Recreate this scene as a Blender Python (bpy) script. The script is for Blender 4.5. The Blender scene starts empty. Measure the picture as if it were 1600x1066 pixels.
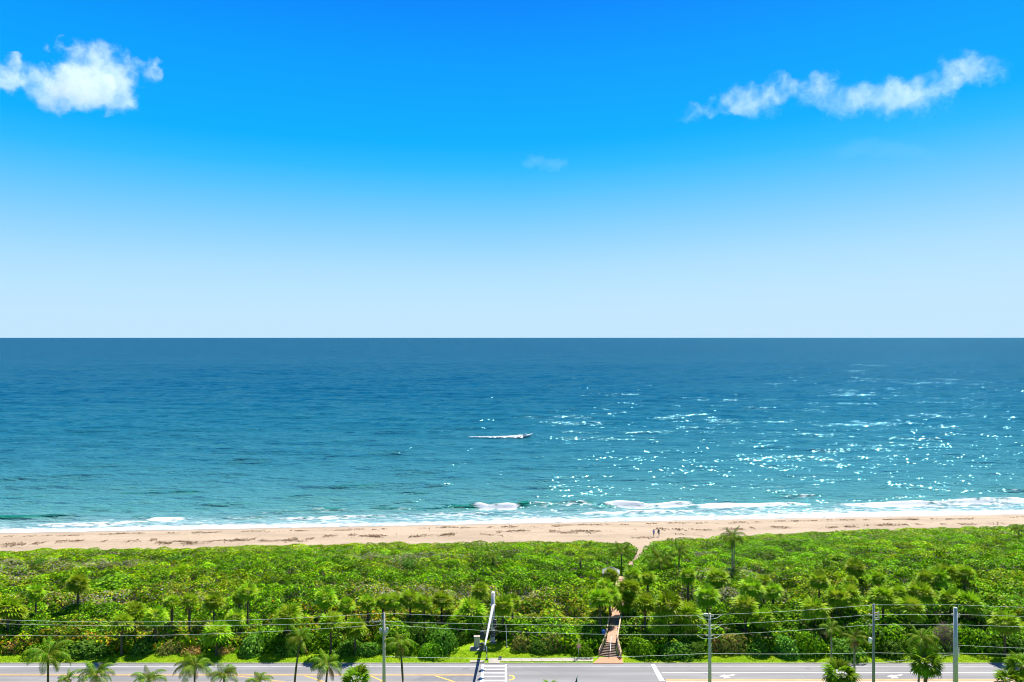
import bpy, bmesh, math, random
import numpy as np
from mathutils import Vector, Matrix

random.seed(7)
rng = np.random.default_rng(7)
PI = math.pi
R = math.radians
scene = bpy.context.scene
COL = scene.collection

# ------------------------------------------------------------------ camera, sky, sun, exposure
F = 1156.0            # focal length in photo pixels (1600 wide)
CAMZ = 48.0           # camera height above the sea (a high balcony)
HOR = 527.0           # horizon row

cam = bpy.data.cameras.new('camera')
cam.sensor_width = 36.0
cam.lens = 36.0 * F / 1600.0
cam.shift_y = -6.0 / 1600.0
cam.clip_start = 0.5
cam.clip_end = 200000.0
camo = bpy.data.objects.new('camera', cam)
camo.location = (0, 0, CAMZ)
camo.rotation_euler = (PI / 2, 0, 0)
COL.objects.link(camo)
scene.camera = camo

SUN_EL, SUN_AZ = R(58), R(30)
sd = Vector((math.sin(SUN_AZ) * math.cos(SUN_EL), math.cos(SUN_AZ) * math.cos(SUN_EL), math.sin(SUN_EL)))
sun = bpy.data.lights.new('sun', 'SUN')
sun.energy = 5.0
sun.angle = R(0.5)
sun.color = (1.0, 0.95, 0.86)
suno = bpy.data.objects.new('sun', sun)
suno.rotation_euler = (-sd).to_track_quat('-Z', 'Y').to_euler()
suno.location = (200, 300, 400)
COL.objects.link(suno)

world = bpy.data.worlds.new('World')
scene.world = world
world.use_nodes = True
nt = world.node_tree
nt.nodes.clear()
w_out = nt.nodes.new('ShaderNodeOutputWorld')
w_bg = nt.nodes.new('ShaderNodeBackground')
w_bg.inputs['Strength'].default_value = 0.10
w_sky = nt.nodes.new('ShaderNodeTexSky')
w_sky.sky_type = 'NISHITA'
w_sky.sun_disc = False
w_sky.sun_elevation = SUN_EL
w_sky.sun_rotation = SUN_AZ
w_tc = nt.nodes.new('ShaderNodeTexCoord')
w_sep = nt.nodes.new('ShaderNodeSeparateXYZ')
w_ramp = nt.nodes.new('ShaderNodeValToRGB')
# elevation (sin) -> displayed sky colour, pale at the sea horizon, deep blue above
SKY = [(0.0, (.56, .80, 1.0)), (.03, (.54, .80, 1.0)), (.058, (.50, .785, 1.0)), (.092, (.42, .745, 1.0)), (.126, (.30, .675, 1.0)),
       (.16, (.185, .61, 1.0)), (.193, (.088, .55, 1.0)), (.22, (.028, .50, 1.0)), (.252, (.002, .44, 1.0)), (.346, (.001, .345, 1.0)),
       (.415, (.001, .25, .99)), (.50, (.035, .245, .84)), (.62, (.10, .26, .72)), (1.0, (.15, .25, .56))]
cr = w_ramp.color_ramp
cr.interpolation = 'LINEAR'
while len(cr.elements) < len(SKY):
    cr.elements.new(0.5)
for e, (p, c) in zip(cr.elements, SKY):
    e.position = p
    e.color = (*c, 1)
w_mul = nt.nodes.new('ShaderNodeVectorMath'); w_mul.operation = 'SCALE'
EXPO = 1.2
w_mul.inputs['Scale'].default_value = 10.0 / (2 ** EXPO)
w_mix = nt.nodes.new('ShaderNodeMix'); w_mix.data_type = 'RGBA'
w_mix.inputs[0].default_value = 0.008
L = nt.links.new
L(w_tc.outputs['Generated'], w_sep.inputs[0])
# the sky pales a little towards the sun's side
w_x = nt.nodes.new('ShaderNodeMath'); w_x.operation = 'MAXIMUM'; w_x.inputs[1].default_value = 0.0
w_x2 = nt.nodes.new('ShaderNodeMath'); w_x2.operation = 'MULTIPLY_ADD'; w_x2.inputs[1].default_value = -0.045
L(w_sep.outputs['X'], w_x.inputs[0])
L(w_x.outputs[0], w_x2.inputs[0])
L(w_sep.outputs['Z'], w_x2.inputs[2])
L(w_x2.outputs[0], w_ramp.inputs[0])
L(w_ramp.outputs['Color'], w_mul.inputs[0])
L(w_mul.outputs[0], w_mix.inputs[6])
L(w_sky.outputs[0], w_mix.inputs[7])
L(w_mix.outputs[2], w_bg.inputs['Color'])
L(w_bg.outputs[0], w_out.inputs[0])

scene.view_settings.view_transform = 'Standard'
scene.view_settings.look = 'None'
scene.view_settings.gamma = 1.0
scene.view_settings.use_curve_mapping = False
scene.view_settings.exposure = EXPO
scene.render.engine = 'CYCLES'
scene.cycles.filter_width = 1.0
scene.cycles.max_bounces = 8
scene.cycles.volume_bounces = 7
scene.cycles.transparent_max_bounces = 8
scene.cycles.caustics_reflective = False
scene.cycles.caustics_refractive = False
scene.cycles.sample_clamp_indirect = 6.0

# ------------------------------------------------------------------ helpers
def shore_y(x):
    return 190.7 + 0.0745 * x

def zt(x, y):
    """terrain height: flat land at 1 m, beach falling to the sea"""
    s = y - shore_y(x)
    return np.interp(s, [-16, -9, 0, 10, 150], [1.0, 0.75, 0.0, -0.7, -8.0])

def at(px, py, z=None):
    """photo pixel -> world point on height z (or on the terrain)"""
    if z is not None:
        y = (CAMZ - z) * F / (py - HOR)
        return Vector(((px - 800) * y / F, y, z))
    zz = 1.0
    for _ in range(12):
        y = (CAMZ - zz) * F / (py - HOR)
        x = (px - 800) * y / F
        zz = float(zt(x, y))
    return Vector((x, y, zz))

def zat(py, y):
    """height of a point seen at row py at distance y"""
    return CAMZ - (py - HOR) * y / F

def xat(px, y):
    return (px - 800) * y / F

class MB:
    def __init__(s):
        s.v = []; s.f = []
    def add(s, vs, fs):
        o = len(s.v)
        s.v += [tuple(p) for p in vs]
        s.f += [tuple(i + o for i in f) for f in fs]
        return s
    def box(s, c, d, rz=0.0, taper=1.0):
        hx, hy, hz = d[0] / 2, d[1] / 2, d[2] / 2
        cs, sn = math.cos(rz), math.sin(rz)
        vs = []
        for sz in (-1, 1):
            k = taper if sz > 0 else 1.0
            for sx, sy in ((-1, -1), (1, -1), (1, 1), (-1, 1)):
                x, y = sx * hx * k, sy * hy * k
                vs.append((c[0] + x * cs - y * sn, c[1] + x * sn + y * cs, c[2] + sz * hz))
        return s.add(vs, [(3, 2, 1, 0), (4, 5, 6, 7), (0, 1, 5, 4), (1, 2, 6, 5), (2, 3, 7, 6), (3, 0, 4, 7)])
    def bar(s, p, q, w, h):
        """box beam from p to q, w wide (horizontal), h high"""
        p = Vector(p); q = Vector(q); d = (q - p).normalized()
        side = d.cross(Vector((0, 0, 1)))
        side = side.normalized() if side.length > 1e-4 else Vector((1, 0, 0))
        up = side.cross(d).normalized()
        vs = []
        for e in (p, q):
            for a, b in ((-1, -1), (1, -1), (1, 1), (-1, 1)):
                vs.append(e + side * (a * w / 2) + up * (b * h / 2))
        return s.add(vs, [(0, 1, 2, 3), (7, 6, 5, 4), (1, 0, 4, 5), (2, 1, 5, 6), (3, 2, 6, 7), (0, 3, 7, 4)])
    def tube(s, pts, rad, n=8, cap=True):
        pts = [Vector(p) for p in pts]
        if not hasattr(rad, '__len__'):
            rad = [rad] * len(pts)
        o = len(s.v)
        ref = Vector((0, 0, 1))
        for i, p in enumerate(pts):
            d = (pts[min(i + 1, len(pts) - 1)] - pts[max(i - 1, 0)]).normalized()
            a = d.cross(ref)
            if a.length < 0.05:
                a = d.cross(Vector((0, 1, 0)))
            a.normalize(); b = d.cross(a)
            for k in range(n):
                t = 2 * PI * k / n
                s.v.append(tuple(p + (a * math.cos(t) + b * math.sin(t)) * rad[i]))
        for i in range(len(pts) - 1):
            for k in range(n):
                k2 = (k + 1) % n
                s.f.append((o + i * n + k, o + i * n + k2, o + (i + 1) * n + k2, o + (i + 1) * n + k))
        if cap:
            s.f.append(tuple(o + k for k in range(n - 1, -1, -1)))
            e = o + (len(pts) - 1) * n
            s.f.append(tuple(e + k for k in range(n)))
        return s
    def mesh(s, name, mat, smooth=False):
        me = bpy.data.meshes.new(name)
        me.from_pydata(s.v, [], s.f)
        bm = bmesh.new(); bm.from_mesh(me)
        bmesh.ops.recalc_face_normals(bm, faces=bm.faces)
        bm.to_mesh(me); bm.free()
        if mat: me.materials.append(mat)
        if smooth: me.polygons.foreach_set('use_smooth', [True] * len(me.polygons))
        me.update()
        return me
    def build(s, name, mat, parent=None, smooth=False):
        return link(name, s.mesh(name, mat, smooth), parent)

def link(name, data, parent=None):
    o = bpy.data.objects.new(name, data)
    COL.objects.link(o)
    if parent is not None: o.parent = parent
    return o

def tag(o, label=None, cat=None, group=None, kind=None):
    if label: o['label'] = label
    if cat: o['category'] = cat
    if group: o['group'] = group
    if kind: o['kind'] = kind
    return o

def empty(name, loc, rz=0.0, label=None, cat=None, group=None):
    o = link(name, None)
    o.location = loc
    o.rotation_euler = (0, 0, rz)
    o.empty_display_size = 0.2
    return tag(o, label, cat, group)

def np_mesh(name, V, Fq, mat, tint=None, smooth=False):
    V = np.asarray(V, np.float32); Fq = np.asarray(Fq, np.int32)
    k = Fq.shape[1]
    me = bpy.data.meshes.new(name)
    me.vertices.add(len(V)); me.vertices.foreach_set('co', V.ravel())
    me.loops.add(Fq.size); me.loops.foreach_set('vertex_index', Fq.ravel())
    me.polygons.add(len(Fq)); me.polygons.foreach_set('loop_start', np.arange(0, Fq.size, k, dtype=np.int32))
    if smooth: me.polygons.foreach_set('use_smooth', np.ones(len(Fq), bool))
    me.update(calc_edges=True)
    if tint is not None:
        a = me.attributes.new('tint', 'FLOAT_COLOR', 'FACE')
        a.data.foreach_set('color', np.concatenate([tint, np.ones((len(tint), 1))], 1).astype(np.float32).ravel())
    me.materials.append(mat)
    return me

def norm(a):
    return a / np.maximum(np.linalg.norm(a, axis=-1, keepdims=True), 1e-9)

def leaf_quads(C, Nn, S, aspect=0.62):
    """diamond leaves: centres, normals, lengths"""
    n = len(C)
    r = rng.normal(size=(n, 3))
    t = norm(np.cross(Nn, r)); b = np.cross(Nn, t)
    S = S[:, None]
    fold = Nn * S * 0.10
    V = np.stack([C - t * S / 2, C + b * S * aspect / 2 + fold, C + t * S / 2, C - b * S * aspect / 2 + fold], 1).reshape(-1, 3)
    return V, np.arange(4 * n).reshape(n, 4)

class Noise2:
    """tileless value noise on a random lattice"""
    def __init__(s, seed):
        s.g = np.random.default_rng(abs(int(seed))).random((256, 256))
    def __call__(s, x, y):
        xi = np.floor(x).astype(int); yi = np.floor(y).astype(int)
        fx = x - xi; fy = y - yi
        fx = fx * fx * (3 - 2 * fx); fy = fy * fy * (3 - 2 * fy)
        a = s.g[xi % 256, yi % 256]; b = s.g[(xi + 1) % 256, yi % 256]
        c = s.g[xi % 256, (yi + 1) % 256]; d = s.g[(xi + 1) % 256, (yi + 1) % 256]
        return (a * (1 - fx) + b * fx) * (1 - fy) + (c * (1 - fx) + d * fx) * fy
def fbm(seed, x, y, octv=4):
    v = 0; a = 0.5; tot = 0
    for i in range(octv):
        v = v + a * Noise2(seed + i)(x, y); tot += a
        x, y, a = x * 2.03 + 11.3, y * 2.03 + 5.7, a * 0.5
    return v / tot

# ------------------------------------------------------------------ materials
def nodes(m):
    m.use_nodes = True
    t = m.node_tree
    t.nodes.clear()
    return t
def nd(t, typ, props=None, **ins):
    n = t.nodes.new(typ)
    for k, v in (props or {}).items(): setattr(n, k, v)
    for k, v in ins.items():
        key = k.replace('_', ' ')
        key = int(k[1:]) if k[0] == 'i' and k[1:].isdigit() else key
        if isinstance(v, bpy.types.NodeSocket): t.links.new(v, n.inputs[key])
        else: n.inputs[key].default_value = v
    return n
def c4(c): return (*c, 1.0)
def mth(t, op, a, b=0.0, clamp=False):
    return nd(t, 'ShaderNodeMath', {'operation': op, 'use_clamp': clamp}, i0=a, i1=b).outputs[0]
def mixc(t, f, a, b):
    return nd(t, 'ShaderNodeMix', {'data_type': 'RGBA'}, i0=f, i6=a, i7=b).outputs[2]
def maprange(t, v, a, b, c=0.0, d=1.0, kind='SMOOTHSTEP'):
    return nd(t, 'ShaderNodeMapRange', {'interpolation_type': kind}, i0=v, i1=a, i2=b, i3=c, i4=d).outputs[0]
def noise(t, vec, scale, detail=4.0, rough=0.55):
    return nd(t, 'ShaderNodeTexNoise', None, Vector=vec, Scale=scale, Detail=detail, Roughness=rough).outputs[0]
def mapped(t, vec, scale):
    return nd(t, 'ShaderNodeMapping', None, Vector=vec, Scale=scale).outputs[0]

def mat(name, col, rough=0.6, var=0.25, nscale=3.0, metal=0.0, spec=0.4, bump=0.0, col2=None):
    """weathered surface: colour broken up by two scales of noise, optional fine relief"""
    m = bpy.data.materials.new(name)
    t = nodes(m)
    o = nd(t, 'ShaderNodeOutputMaterial')
    p = nd(t, 'ShaderNodeTexCoord').outputs['Object']
    n1 = noise(t, p, nscale); n2 = noise(t, p, nscale * 9, 3)
    f = mth(t, 'ADD', mth(t, 'MULTIPLY', n1, 0.6), mth(t, 'MULTIPLY', n2, 0.4))
    f = maprange(t, f, 0.33, 0.67)
    lo = tuple(c * (1 - var) for c in col); hi = col2 or tuple(min(1, c * (1 + var)) for c in col)
    b = nd(t, 'ShaderNodeBsdfPrincipled', None, Base_Color=mixc(t, f, c4(lo), c4(hi)), Roughness=rough, Metallic=metal)
    b.inputs['Specular IOR Level'].default_value = spec
    if bump:
        bn = nd(t, 'ShaderNodeBump', None, Strength=0.6, Distance=bump, Height=n2)
        t.links.new(bn.outputs[0], b.inputs['Normal'])
    t.links.new(b.outputs[0], o.inputs[0])
    return m

def leafmat(name, tint=None, gain=1.0, trans=0.34, rough=0.42, objvar=0.25):
    """leaf: base colour from the mesh's per-leaf tint, some light comes through"""
    m = bpy.data.materials.new(name)
    t = nodes(m)
    o = nd(t, 'ShaderNodeOutputMaterial')
    if tint is None:
        c = nd(t, 'ShaderNodeAttribute', {'attribute_name': 'tint'}).outputs['Color']
    else:
        rnd = nd(t, 'ShaderNodeNewGeometry').outputs['Random Per Island']
        c = mixc(t, rnd, c4(tint[0]), c4(tint[1]))
    r = nd(t, 'ShaderNodeObjectInfo').outputs['Random']
    hsv = nd(t, 'ShaderNodeHueSaturation', None, Color=c,
             Hue=maprange(t, r, 0, 1, 0.5 - 0.03 * objvar * 2, 0.5 + 0.02 * objvar * 2, 'LINEAR'),
             Value=maprange(t, r, 0, 1, gain * (1 - objvar), gain * (1 + objvar), 'LINEAR')).outputs[0]
    p = nd(t, 'ShaderNodeBsdfPrincipled', None, Base_Color=hsv, Roughness=rough)
    p.inputs['Specular IOR Level'].default_value = 0.035
    tr = nd(t, 'ShaderNodeBsdfTranslucent', None, Color=hsv)
    ms = nd(t, 'ShaderNodeMixShader', None, i0=trans)
    t.links.new(p.outputs[0], ms.inputs[1]); t.links.new(tr.outputs[0], ms.inputs[2])
    t.links.new(ms.outputs[0], o.inputs[0])
    return m

M = {}
M['concrete'] = mat('concrete', (.27, .245, .20), .85, .18, 1.2, bump=.01)
M['kerb'] = mat('kerb_concrete', (.20, .19, .165), .85, .2, 1.2)
M['asphalt'] = None
M['paint_white'] = mat('paint_white', (.55, .54, .52), .7, .22, .8)
M['paint_yellow'] = mat('paint_yellow', (.55, .31, .05), .7, .22, .8)
M['pole_concrete'] = mat('pole_concrete', (.42, .37, .30), .8, .15, 1.5, bump=.006)
M['pole_wood'] = mat('pole_wood', (.20, .21, .19), .85, .25, 1.0, bump=.01)
M['galv'] = mat('galvanised_steel', (.38, .38, .37), .5, .12, 2.0, metal=.15, spec=.4)
M['white_metal'] = mat('white_metal', (.74, .74, .74), .45, .06, 2.0)
M['wire'] = mat('wire_aluminium', (.86, .82, .74), .6, .05, 1.0)
M['dark'] = mat('dark_plastic', (.02, .025, .04), .45, .2, 3.0)
M['navy'] = mat('navy_cloth', (.015, .025, .09), .7, .2, 3.0)
M['beige'] = mat('cabinet_beige', (.44, .40, .25), .55, .1, 2.0)
M['wood'] = mat('weathered_wood', (.36, .205, .13), .8, .25, 2.5, bump=.008)
M['wood_dark'] = mat('dark_wood', (.16, .11, .09), .8, .25, 2.5, bump=.008)  # dark timber; on the near stairs this tone stands in for shade
M['rail_wood'] = mat('rail_wood', (.40, .28, .17), .75, .2, 2.5, bump=.006)
M['trunk'] = mat('palm_trunk', (.095, .07, .045), .9, .35, 4.0, bump=.03)
M['trunk_pale'] = mat('pale_palm_trunk', (.25, .20, .145), .9, .3, 4.0, bump=.03)
M['bark'] = mat('bark', (.10, .075, .05), .9, .3, 4.0, bump=.02)
M['roof'] = mat('pale_roof', (.22, .21, .19), .7, .15, 1.5)
M['blue'] = mat('blue_sign', (.03, .20, .55), .5, .1, 2.0)
M['sign_brown'] = mat('sign_orange_brown', (.55, .25, .10), .5, .08, 2.0)
M['sign_lime'] = mat('sign_lime', (.55, .66, .10), .5, .05, 2.0)
M['pink'] = mat('notice_pink', (.62, .40, .36), .6, .15, 6.0)
M['rubber'] = mat('dull_grey', (.17, .15, .15), .85, .15, 3.0)
M['boat_white'] = mat('boat_white', (.80, .80, .78), .3, .05, 1.0)
M['skin'] = mat('skin', (.45, .27, .19), .55, .1, 4.0)
M['hair'] = mat('hair', (.05, .035, .025), .6, .2, 9.0)
M['shirt_blue'] = mat('shirt_blue', (.28, .36, .62), .85, .12, 6.0)
M['shorts_grey'] = mat('shorts_grey', (.22, .24, .34), .85, .12, 6.0)
M['shirt_dark'] = mat('shirt_dark', (.05, .045, .05), .85, .15, 6.0)
M['bag'] = mat('bag_tan', (.35, .22, .12), .8, .15, 6.0)
M['leaf'] = leafmat('scrub_leaf', objvar=0.0, trans=.26, gain=1.34)
M['bush_leaf'] = leafmat('bush_leaf', objvar=0.22, gain=1.9)
M['palm_leaf'] = leafmat('palm_leaf', objvar=0.22, trans=.30, rough=.40, gain=2.0)
M['coco_leaf'] = leafmat('coconut_leaf', objvar=0.38, trans=.34, rough=.40, gain=1.3)
M['dry_leaf'] = leafmat('dry_leaf', ((.13, .085, .035), (.24, .16, .06)), trans=.25, rough=.7, objvar=.15)
M['dead_twig'] = leafmat('dead_twig', ((.17, .11, .09), (.30, .21, .17)), trans=.1, rough=.8, objvar=.05)

def asphalt():
    m = bpy.data.materials.new('asphalt'); t = nodes(m)
    o = nd(t, 'ShaderNodeOutputMaterial')
    p = nd(t, 'ShaderNodeNewGeometry').outputs['Position']
    big = noise(t, mapped(t, p, (.05, .5, 1)), 1.0, 5)
    fine = noise(t, p, 14.0, 3)
    crack = nd(t, 'ShaderNodeTexVoronoi', {'feature': 'DISTANCE_TO_EDGE'}, Vector=mapped(t, p, (.06, .45, 1)), Scale=1.0).outputs[0]
    c = mixc(t, maprange(t, big, .3, .7), c4((.115, .112, .115)), c4((.178, .174, .174)))
    c = mixc(t, maprange(t, fine, .3, .7, 0, .35), c, c4((.16, .16, .17)))
    c = mixc(t, maprange(t, crack, 0.0, .010, .30, 0), c, c4((.07, .07, .075)))
    lane = noise(t, mapped(t, p, (.010, 1.3, 1)), 1.0, 3)
    c = mixc(t, maprange(t, lane, .45, .70, 0, .45), c, c4((.085, .083, .085)))
    spot = noise(t, mapped(t, p, (.35, .9, 1)), 1.0, 2)
    c = mixc(t, maprange(t, spot, .66, .74, 0, .5), c, c4((.06, .06, .062)))
    b = nd(t, 'ShaderNodeBsdfPrincipled', None, Base_Color=c, Roughness=.82)
    bn = nd(t, 'ShaderNodeBump', None, Strength=.5, Distance=.01, Height=fine)
    t.links.new(bn.outputs[0], b.inputs['Normal'])
    t.links.new(b.outputs[0], o.inputs[0])
    return m
M['asphalt'] = asphalt()
M['asphalt_patch'] = mat('asphalt_patch', (.12, .12, .13), .85, .15, 1.5)
M['median'] = mat('median_paving', (.46, .33, .25), .85, .12, 1.0)

def soil():
    m = bpy.data.materials.new('soil'); t = nodes(m)
    o = nd(t, 'ShaderNodeOutputMaterial')
    p = nd(t, 'ShaderNodeNewGeometry').outputs['Position']
    c = mixc(t, maprange(t, noise(t, p, .6, 5), .35, .65), c4((.04, .05, .018)), c4((.09, .085, .035)))
    b = nd(t, 'ShaderNodeBsdfPrincipled', None, Base_Color=c, Roughness=.95)
    t.links.new(b.outputs[0], o.inputs[0]); return m
M['soil'] = soil()

def sand(name='sand', wet=True):
    m = bpy.data.materials.new(name); t = nodes(m)
    o = nd(t, 'ShaderNodeOutputMaterial')
    p = nd(t, 'ShaderNodeNewGeometry').outputs['Position']
    big = noise(t, mapped(t, p, (.05, .25, 1)), 1.0, 5)
    foot = noise(t, mapped(t, p, (1.0, 1.6, 1)), 1.3, 4, .6)
    c = mixc(t, maprange(t, big, .3, .7), c4((.245, .185, .122)), c4((.312, .242, .163)))
    c = mixc(t, maprange(t, foot, .35, .75, 0, .35), c, c4((.17, .115, .075)))
    deb = noise(t, mapped(t, p, (.22, 1.5, 1)), 1.0, 7, .72)
    c = mixc(t, maprange(t, deb, .56, .72, 0, .55), c, c4((.13, .085, .05)))
    rough = .95
    if wet:
        s = nd(t, 'ShaderNodeSeparateXYZ', None, i0=p)
        sh = mth(t, 'SUBTRACT', mth(t, 'SUBTRACT', s.outputs[1], mth(t, 'MULTIPLY', s.outputs[0], .0745)), 190.7)
        sh = mth(t, 'ADD', sh, mth(t, 'MULTIPLY', big, 2.0))
        w = maprange(t, sh, -1.6, .6)
        c = mixc(t, mth(t, 'MULTIPLY', w, .62), c, c4((.19, .135, .09)))
        rough = maprange(t, w, 0, 1, .95, .45)
    b = nd(t, 'ShaderNodeBsdfPrincipled', None, Base_Color=c, Roughness=rough)
    bn = nd(t, 'ShaderNodeBump', None, Strength=.8, Distance=.10, Height=foot)
    t.links.new(bn.outputs[0], b.inputs['Normal'])
    t.links.new(b.outputs[0], o.inputs[0]); return m
M['sand'] = sand()
M['path_sand'] = sand('path_sand', False)

def lawn():
    m = bpy.data.materials.new('lawn_grass'); t = nodes(m)
    o = nd(t, 'ShaderNodeOutputMaterial')
    p = nd(t, 'ShaderNodeNewGeometry').outputs['Position']
    c = mixc(t, maprange(t, noise(t, mapped(t, p, (.25, .6, 1)), 1.0, 5), .3, .7), c4((.125, .235, .004)), c4((.19, .27, .006)))
    c = mixc(t, maprange(t, noise(t, p, 9, 3), .4, .75, 0, .5), c, c4((.07, .13, .006)))
    b = nd(t, 'ShaderNodeBsdfPrincipled', None, Base_Color=c, Roughness=.9)
    b.inputs['Specular IOR Level'].default_value = .05
    t.links.new(b.outputs[0], o.inputs[0]); return m
M['lawn'] = lawn()

def brick():
    m = bpy.data.materials.new('red_pavers'); t = nodes(m)
    o = nd(t, 'ShaderNodeOutputMaterial')
    p = nd(t, 'ShaderNodeNewGeometry').outputs['Position']
    br = nd(t, 'ShaderNodeTexBrick', None, Vector=p, Color1=c4((.46, .13, .06)), Color2=c4((.54, .20, .10)), Mortar=c4((.33, .15, .09)), Scale=4.0)
    br.inputs['Mortar Size'].default_value = .02
    b = nd(t, 'ShaderNodeBsdfPrincipled', None, Base_Color=br.outputs[0], Roughness=.8)
    t.links.new(b.outputs[0], o.inputs[0]); return m
M['brick'] = brick()

def sea_mat():
    m = bpy.data.materials.new('sea_water'); t = nodes(m)
    o = nd(t, 'ShaderNodeOutputMaterial')
    p = nd(t, 'ShaderNodeNewGeometry').outputs['Position']
    s = nd(t, 'ShaderNodeSeparateXYZ', None, i0=p)
    sh = mth(t, 'SUBTRACT', mth(t, 'SUBTRACT', s.outputs[1], mth(t, 'MULTIPLY', s.outputs[0], .0745)), 190.7)
    # water colour by depth: green shallows over sand, deep blue far out
    lg = mth(t, 'LOGARITHM', mth(t, 'MAXIMUM', mth(t, 'ADD', sh, 12.0), 1.0), 10.0)
    wob = noise(t, mapped(t, p, (.0012, .006, 1)), 1.0, 4)
    lg = mth(t, 'ADD', lg, mth(t, 'MULTIPLY', mth(t, 'SUBTRACT', wob, .5), .45))
    fac = mth(t, 'DIVIDE', mth(t, 'SUBTRACT', lg, 1.0), 3.0)
    rp = nd(t, 'ShaderNodeValToRGB', None, i0=fac)
    stops = [(0.0, (.27, .35, .35)), (.09, (.13, .25, .25)), (.18, (.055, .180, .178)), (.32, (.026, .128, .152)), (.45, (.007, .080, .116)),
             (.60, (.001, .044, .084)), (.78, (.0003, .027, .061)), (1.0, (.0003, .022, .053))]
    r = rp.color_ramp
    while len(r.elements) < len(stops): r.elements.new(.5)
    for e, (q, c) in zip(r.elements, stops): e.position = q; e.color = c4(c)
    lift = nd(t, 'ShaderNodeAttribute', {'attribute_name': 'lift'}).outputs['Fac']
    col = mixc(t, lift, rp.outputs[0], c4((.006, .120, .085)))   # thin wave fronts are clear green
    # wave relief at three scales
    h1 = noise(t, mapped(t, p, (.05, .17, 1)), 1.0, 3)
    h2 = noise(t, mapped(t, p, (.22, .60, 1)), 1.0, 4, .6)
    h3 = noise(t, mapped(t, p, (1.0, 1.9, 1)), 1.0, 3, .6)
    h = mth(t, 'ADD', mth(t, 'ADD', mth(t, 'MULTIPLY', h1, 2.4), mth(t, 'MULTIPLY', h2, 1.2)), mth(t, 'MULTIPLY', h3, .30))
    bn = nd(t, 'ShaderNodeBump', None, Strength=1.0, Distance=1.7, Height=h).outputs[0]
    # wavelets: small facets, each with a slope of its own, riding on broader swell slopes
    def vec(op, a, b): return nd(t, 'ShaderNodeVectorMath', {'operation': op}, i0=a, i1=b).outputs[0]
    f1 = nd(t, 'ShaderNodeTexVoronoi', None, Vector=mapped(t, p, (2.3, 4.6, 0)), Scale=1.0).outputs['Color']
    def ripple(sx, sy, det): return nd(t, 'ShaderNodeTexNoise', None, Vector=mapped(t, p, (sx, sy, 0)), Scale=1.0, Detail=det).outputs[1]
    half = (.5, .5, .5)
    tilt = vec('MULTIPLY', vec('SUBTRACT', f1, half), (.50, .50, 0))
    for sx, sy, ax, ay, det in ((.40, .95, .42, .80, 2.0), (.080, .26, .36, .85, 3.0), (.028, .10, .22, .50, 2.0), (.012, .036, .18, .70, 3.0)):
        tilt = vec('ADD', tilt, vec('MULTIPLY', vec('SUBTRACT', ripple(sx, sy, det), half), (ax, ay, 0)))
    gn_ = nd(t, 'ShaderNodeNewGeometry').outputs['Normal']
    fn = nd(t, 'ShaderNodeVectorMath', {'operation': 'NORMALIZE'}, i0=vec('ADD', gn_, tilt)).outputs[0]
    dif = nd(t, 'ShaderNodeBsdfDiffuse', None, Color=col, Normal=bn)
    glo = nd(t, 'ShaderNodeBsdfGlossy', {'distribution': 'GGX'}, Color=c4((.36, .84, 1)), Roughness=.115, Normal=fn)
    fr = nd(t, 'ShaderNodeFresnel', None, IOR=1.33, Normal=fn).outputs[0]
    fr = mth(t, 'MINIMUM', mth(t, 'MULTIPLY', fr, .72), .36)
    ms = nd(t, 'ShaderNodeMixShader', None, i0=fr)
    t.links.new(dif.outputs[0], ms.inputs[1]); t.links.new(glo.outputs[0], ms.inputs[2])
    # foam: where the mesh says the water is broken, laced by noise
    fa = nd(t, 'ShaderNodeAttribute', {'attribute_name': 'foam'}).outputs['Fac']
    lace = noise(t, mapped(t, p, (.38, 1.0, 1)), 1.0, 7, .70)
    ff = mth(t, 'ADD', fa, mth(t, 'MULTIPLY', mth(t, 'SUBTRACT', lace, .5), 2.0))
    ff = maprange(t, ff, .44, .90)
    foam = nd(t, 'ShaderNodeBsdfDiffuse', None, Color=c4((.44, .46, .47)))
    m2 = nd(t, 'ShaderNodeMixShader', None, i0=ff)
    t.links.new(ms.outputs[0], m2.inputs[1]); t.links.new(foam.outputs[0], m2.inputs[2])
    t.links.new(m2.outputs[0], o.inputs[0])
    return m
M['sea'] = sea_mat()
M['foam'] = mat('sea_foam', (.66, .68, .69), .9, .06, 2.0)

# ------------------------------------------------------------------ land sheets
def grid_mesh(name, X, Y, Z, m, smooth=True):
    """X, Y, Z as (rows, cols) arrays"""
    r, c = X.shape
    i = np.arange(r * c).reshape(r, c)
    Fq = np.stack([i[:-1, :-1], i[:-1, 1:], i[1:, 1:], i[1:, :-1]], -1).reshape(-1, 4)
    return np_mesh(name, np.stack([X, Y, Z], -1).reshape(-1, 3), Fq, m, smooth=smooth)

xs = np.concatenate([[-60000, -8000, -1500, -500], np.arange(-320, 321, 8), [500, 1500, 8000, 60000]]).astype(float)
ys = np.concatenate([[-60000, -8000, -1500, -300, 0, 60], np.arange(90, 360, 2), [500, 1500, 8000, 60000]]).astype(float)
X, Y = np.meshgrid(xs, ys)
Z = zt(X, Y) - 0.03
tag(link('ground', grid_mesh('ground', X, Y, Z, M['soil'])), kind='structure')

# beach sheet: from under the scrub edge to below the waterline
xs = np.concatenate([[-3000, -800], np.arange(-260, 281, 2.0), [800, 3000]])
ss = np.concatenate([[-24.2, -23.6], np.arange(-23, 9, .5)])
X, S = np.meshgrid(xs, ss)
Y = shore_y(X) + S
Z = zt(X, Y) + 0.01 + 0.10 * (fbm(40, X * .25, Y * .5, 4) - .5) * np.clip((-S) / 4, 0, 1)
tag(link('beach', grid_mesh('beach', X, Y, Z, M['sand'])), kind='structure')

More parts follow.
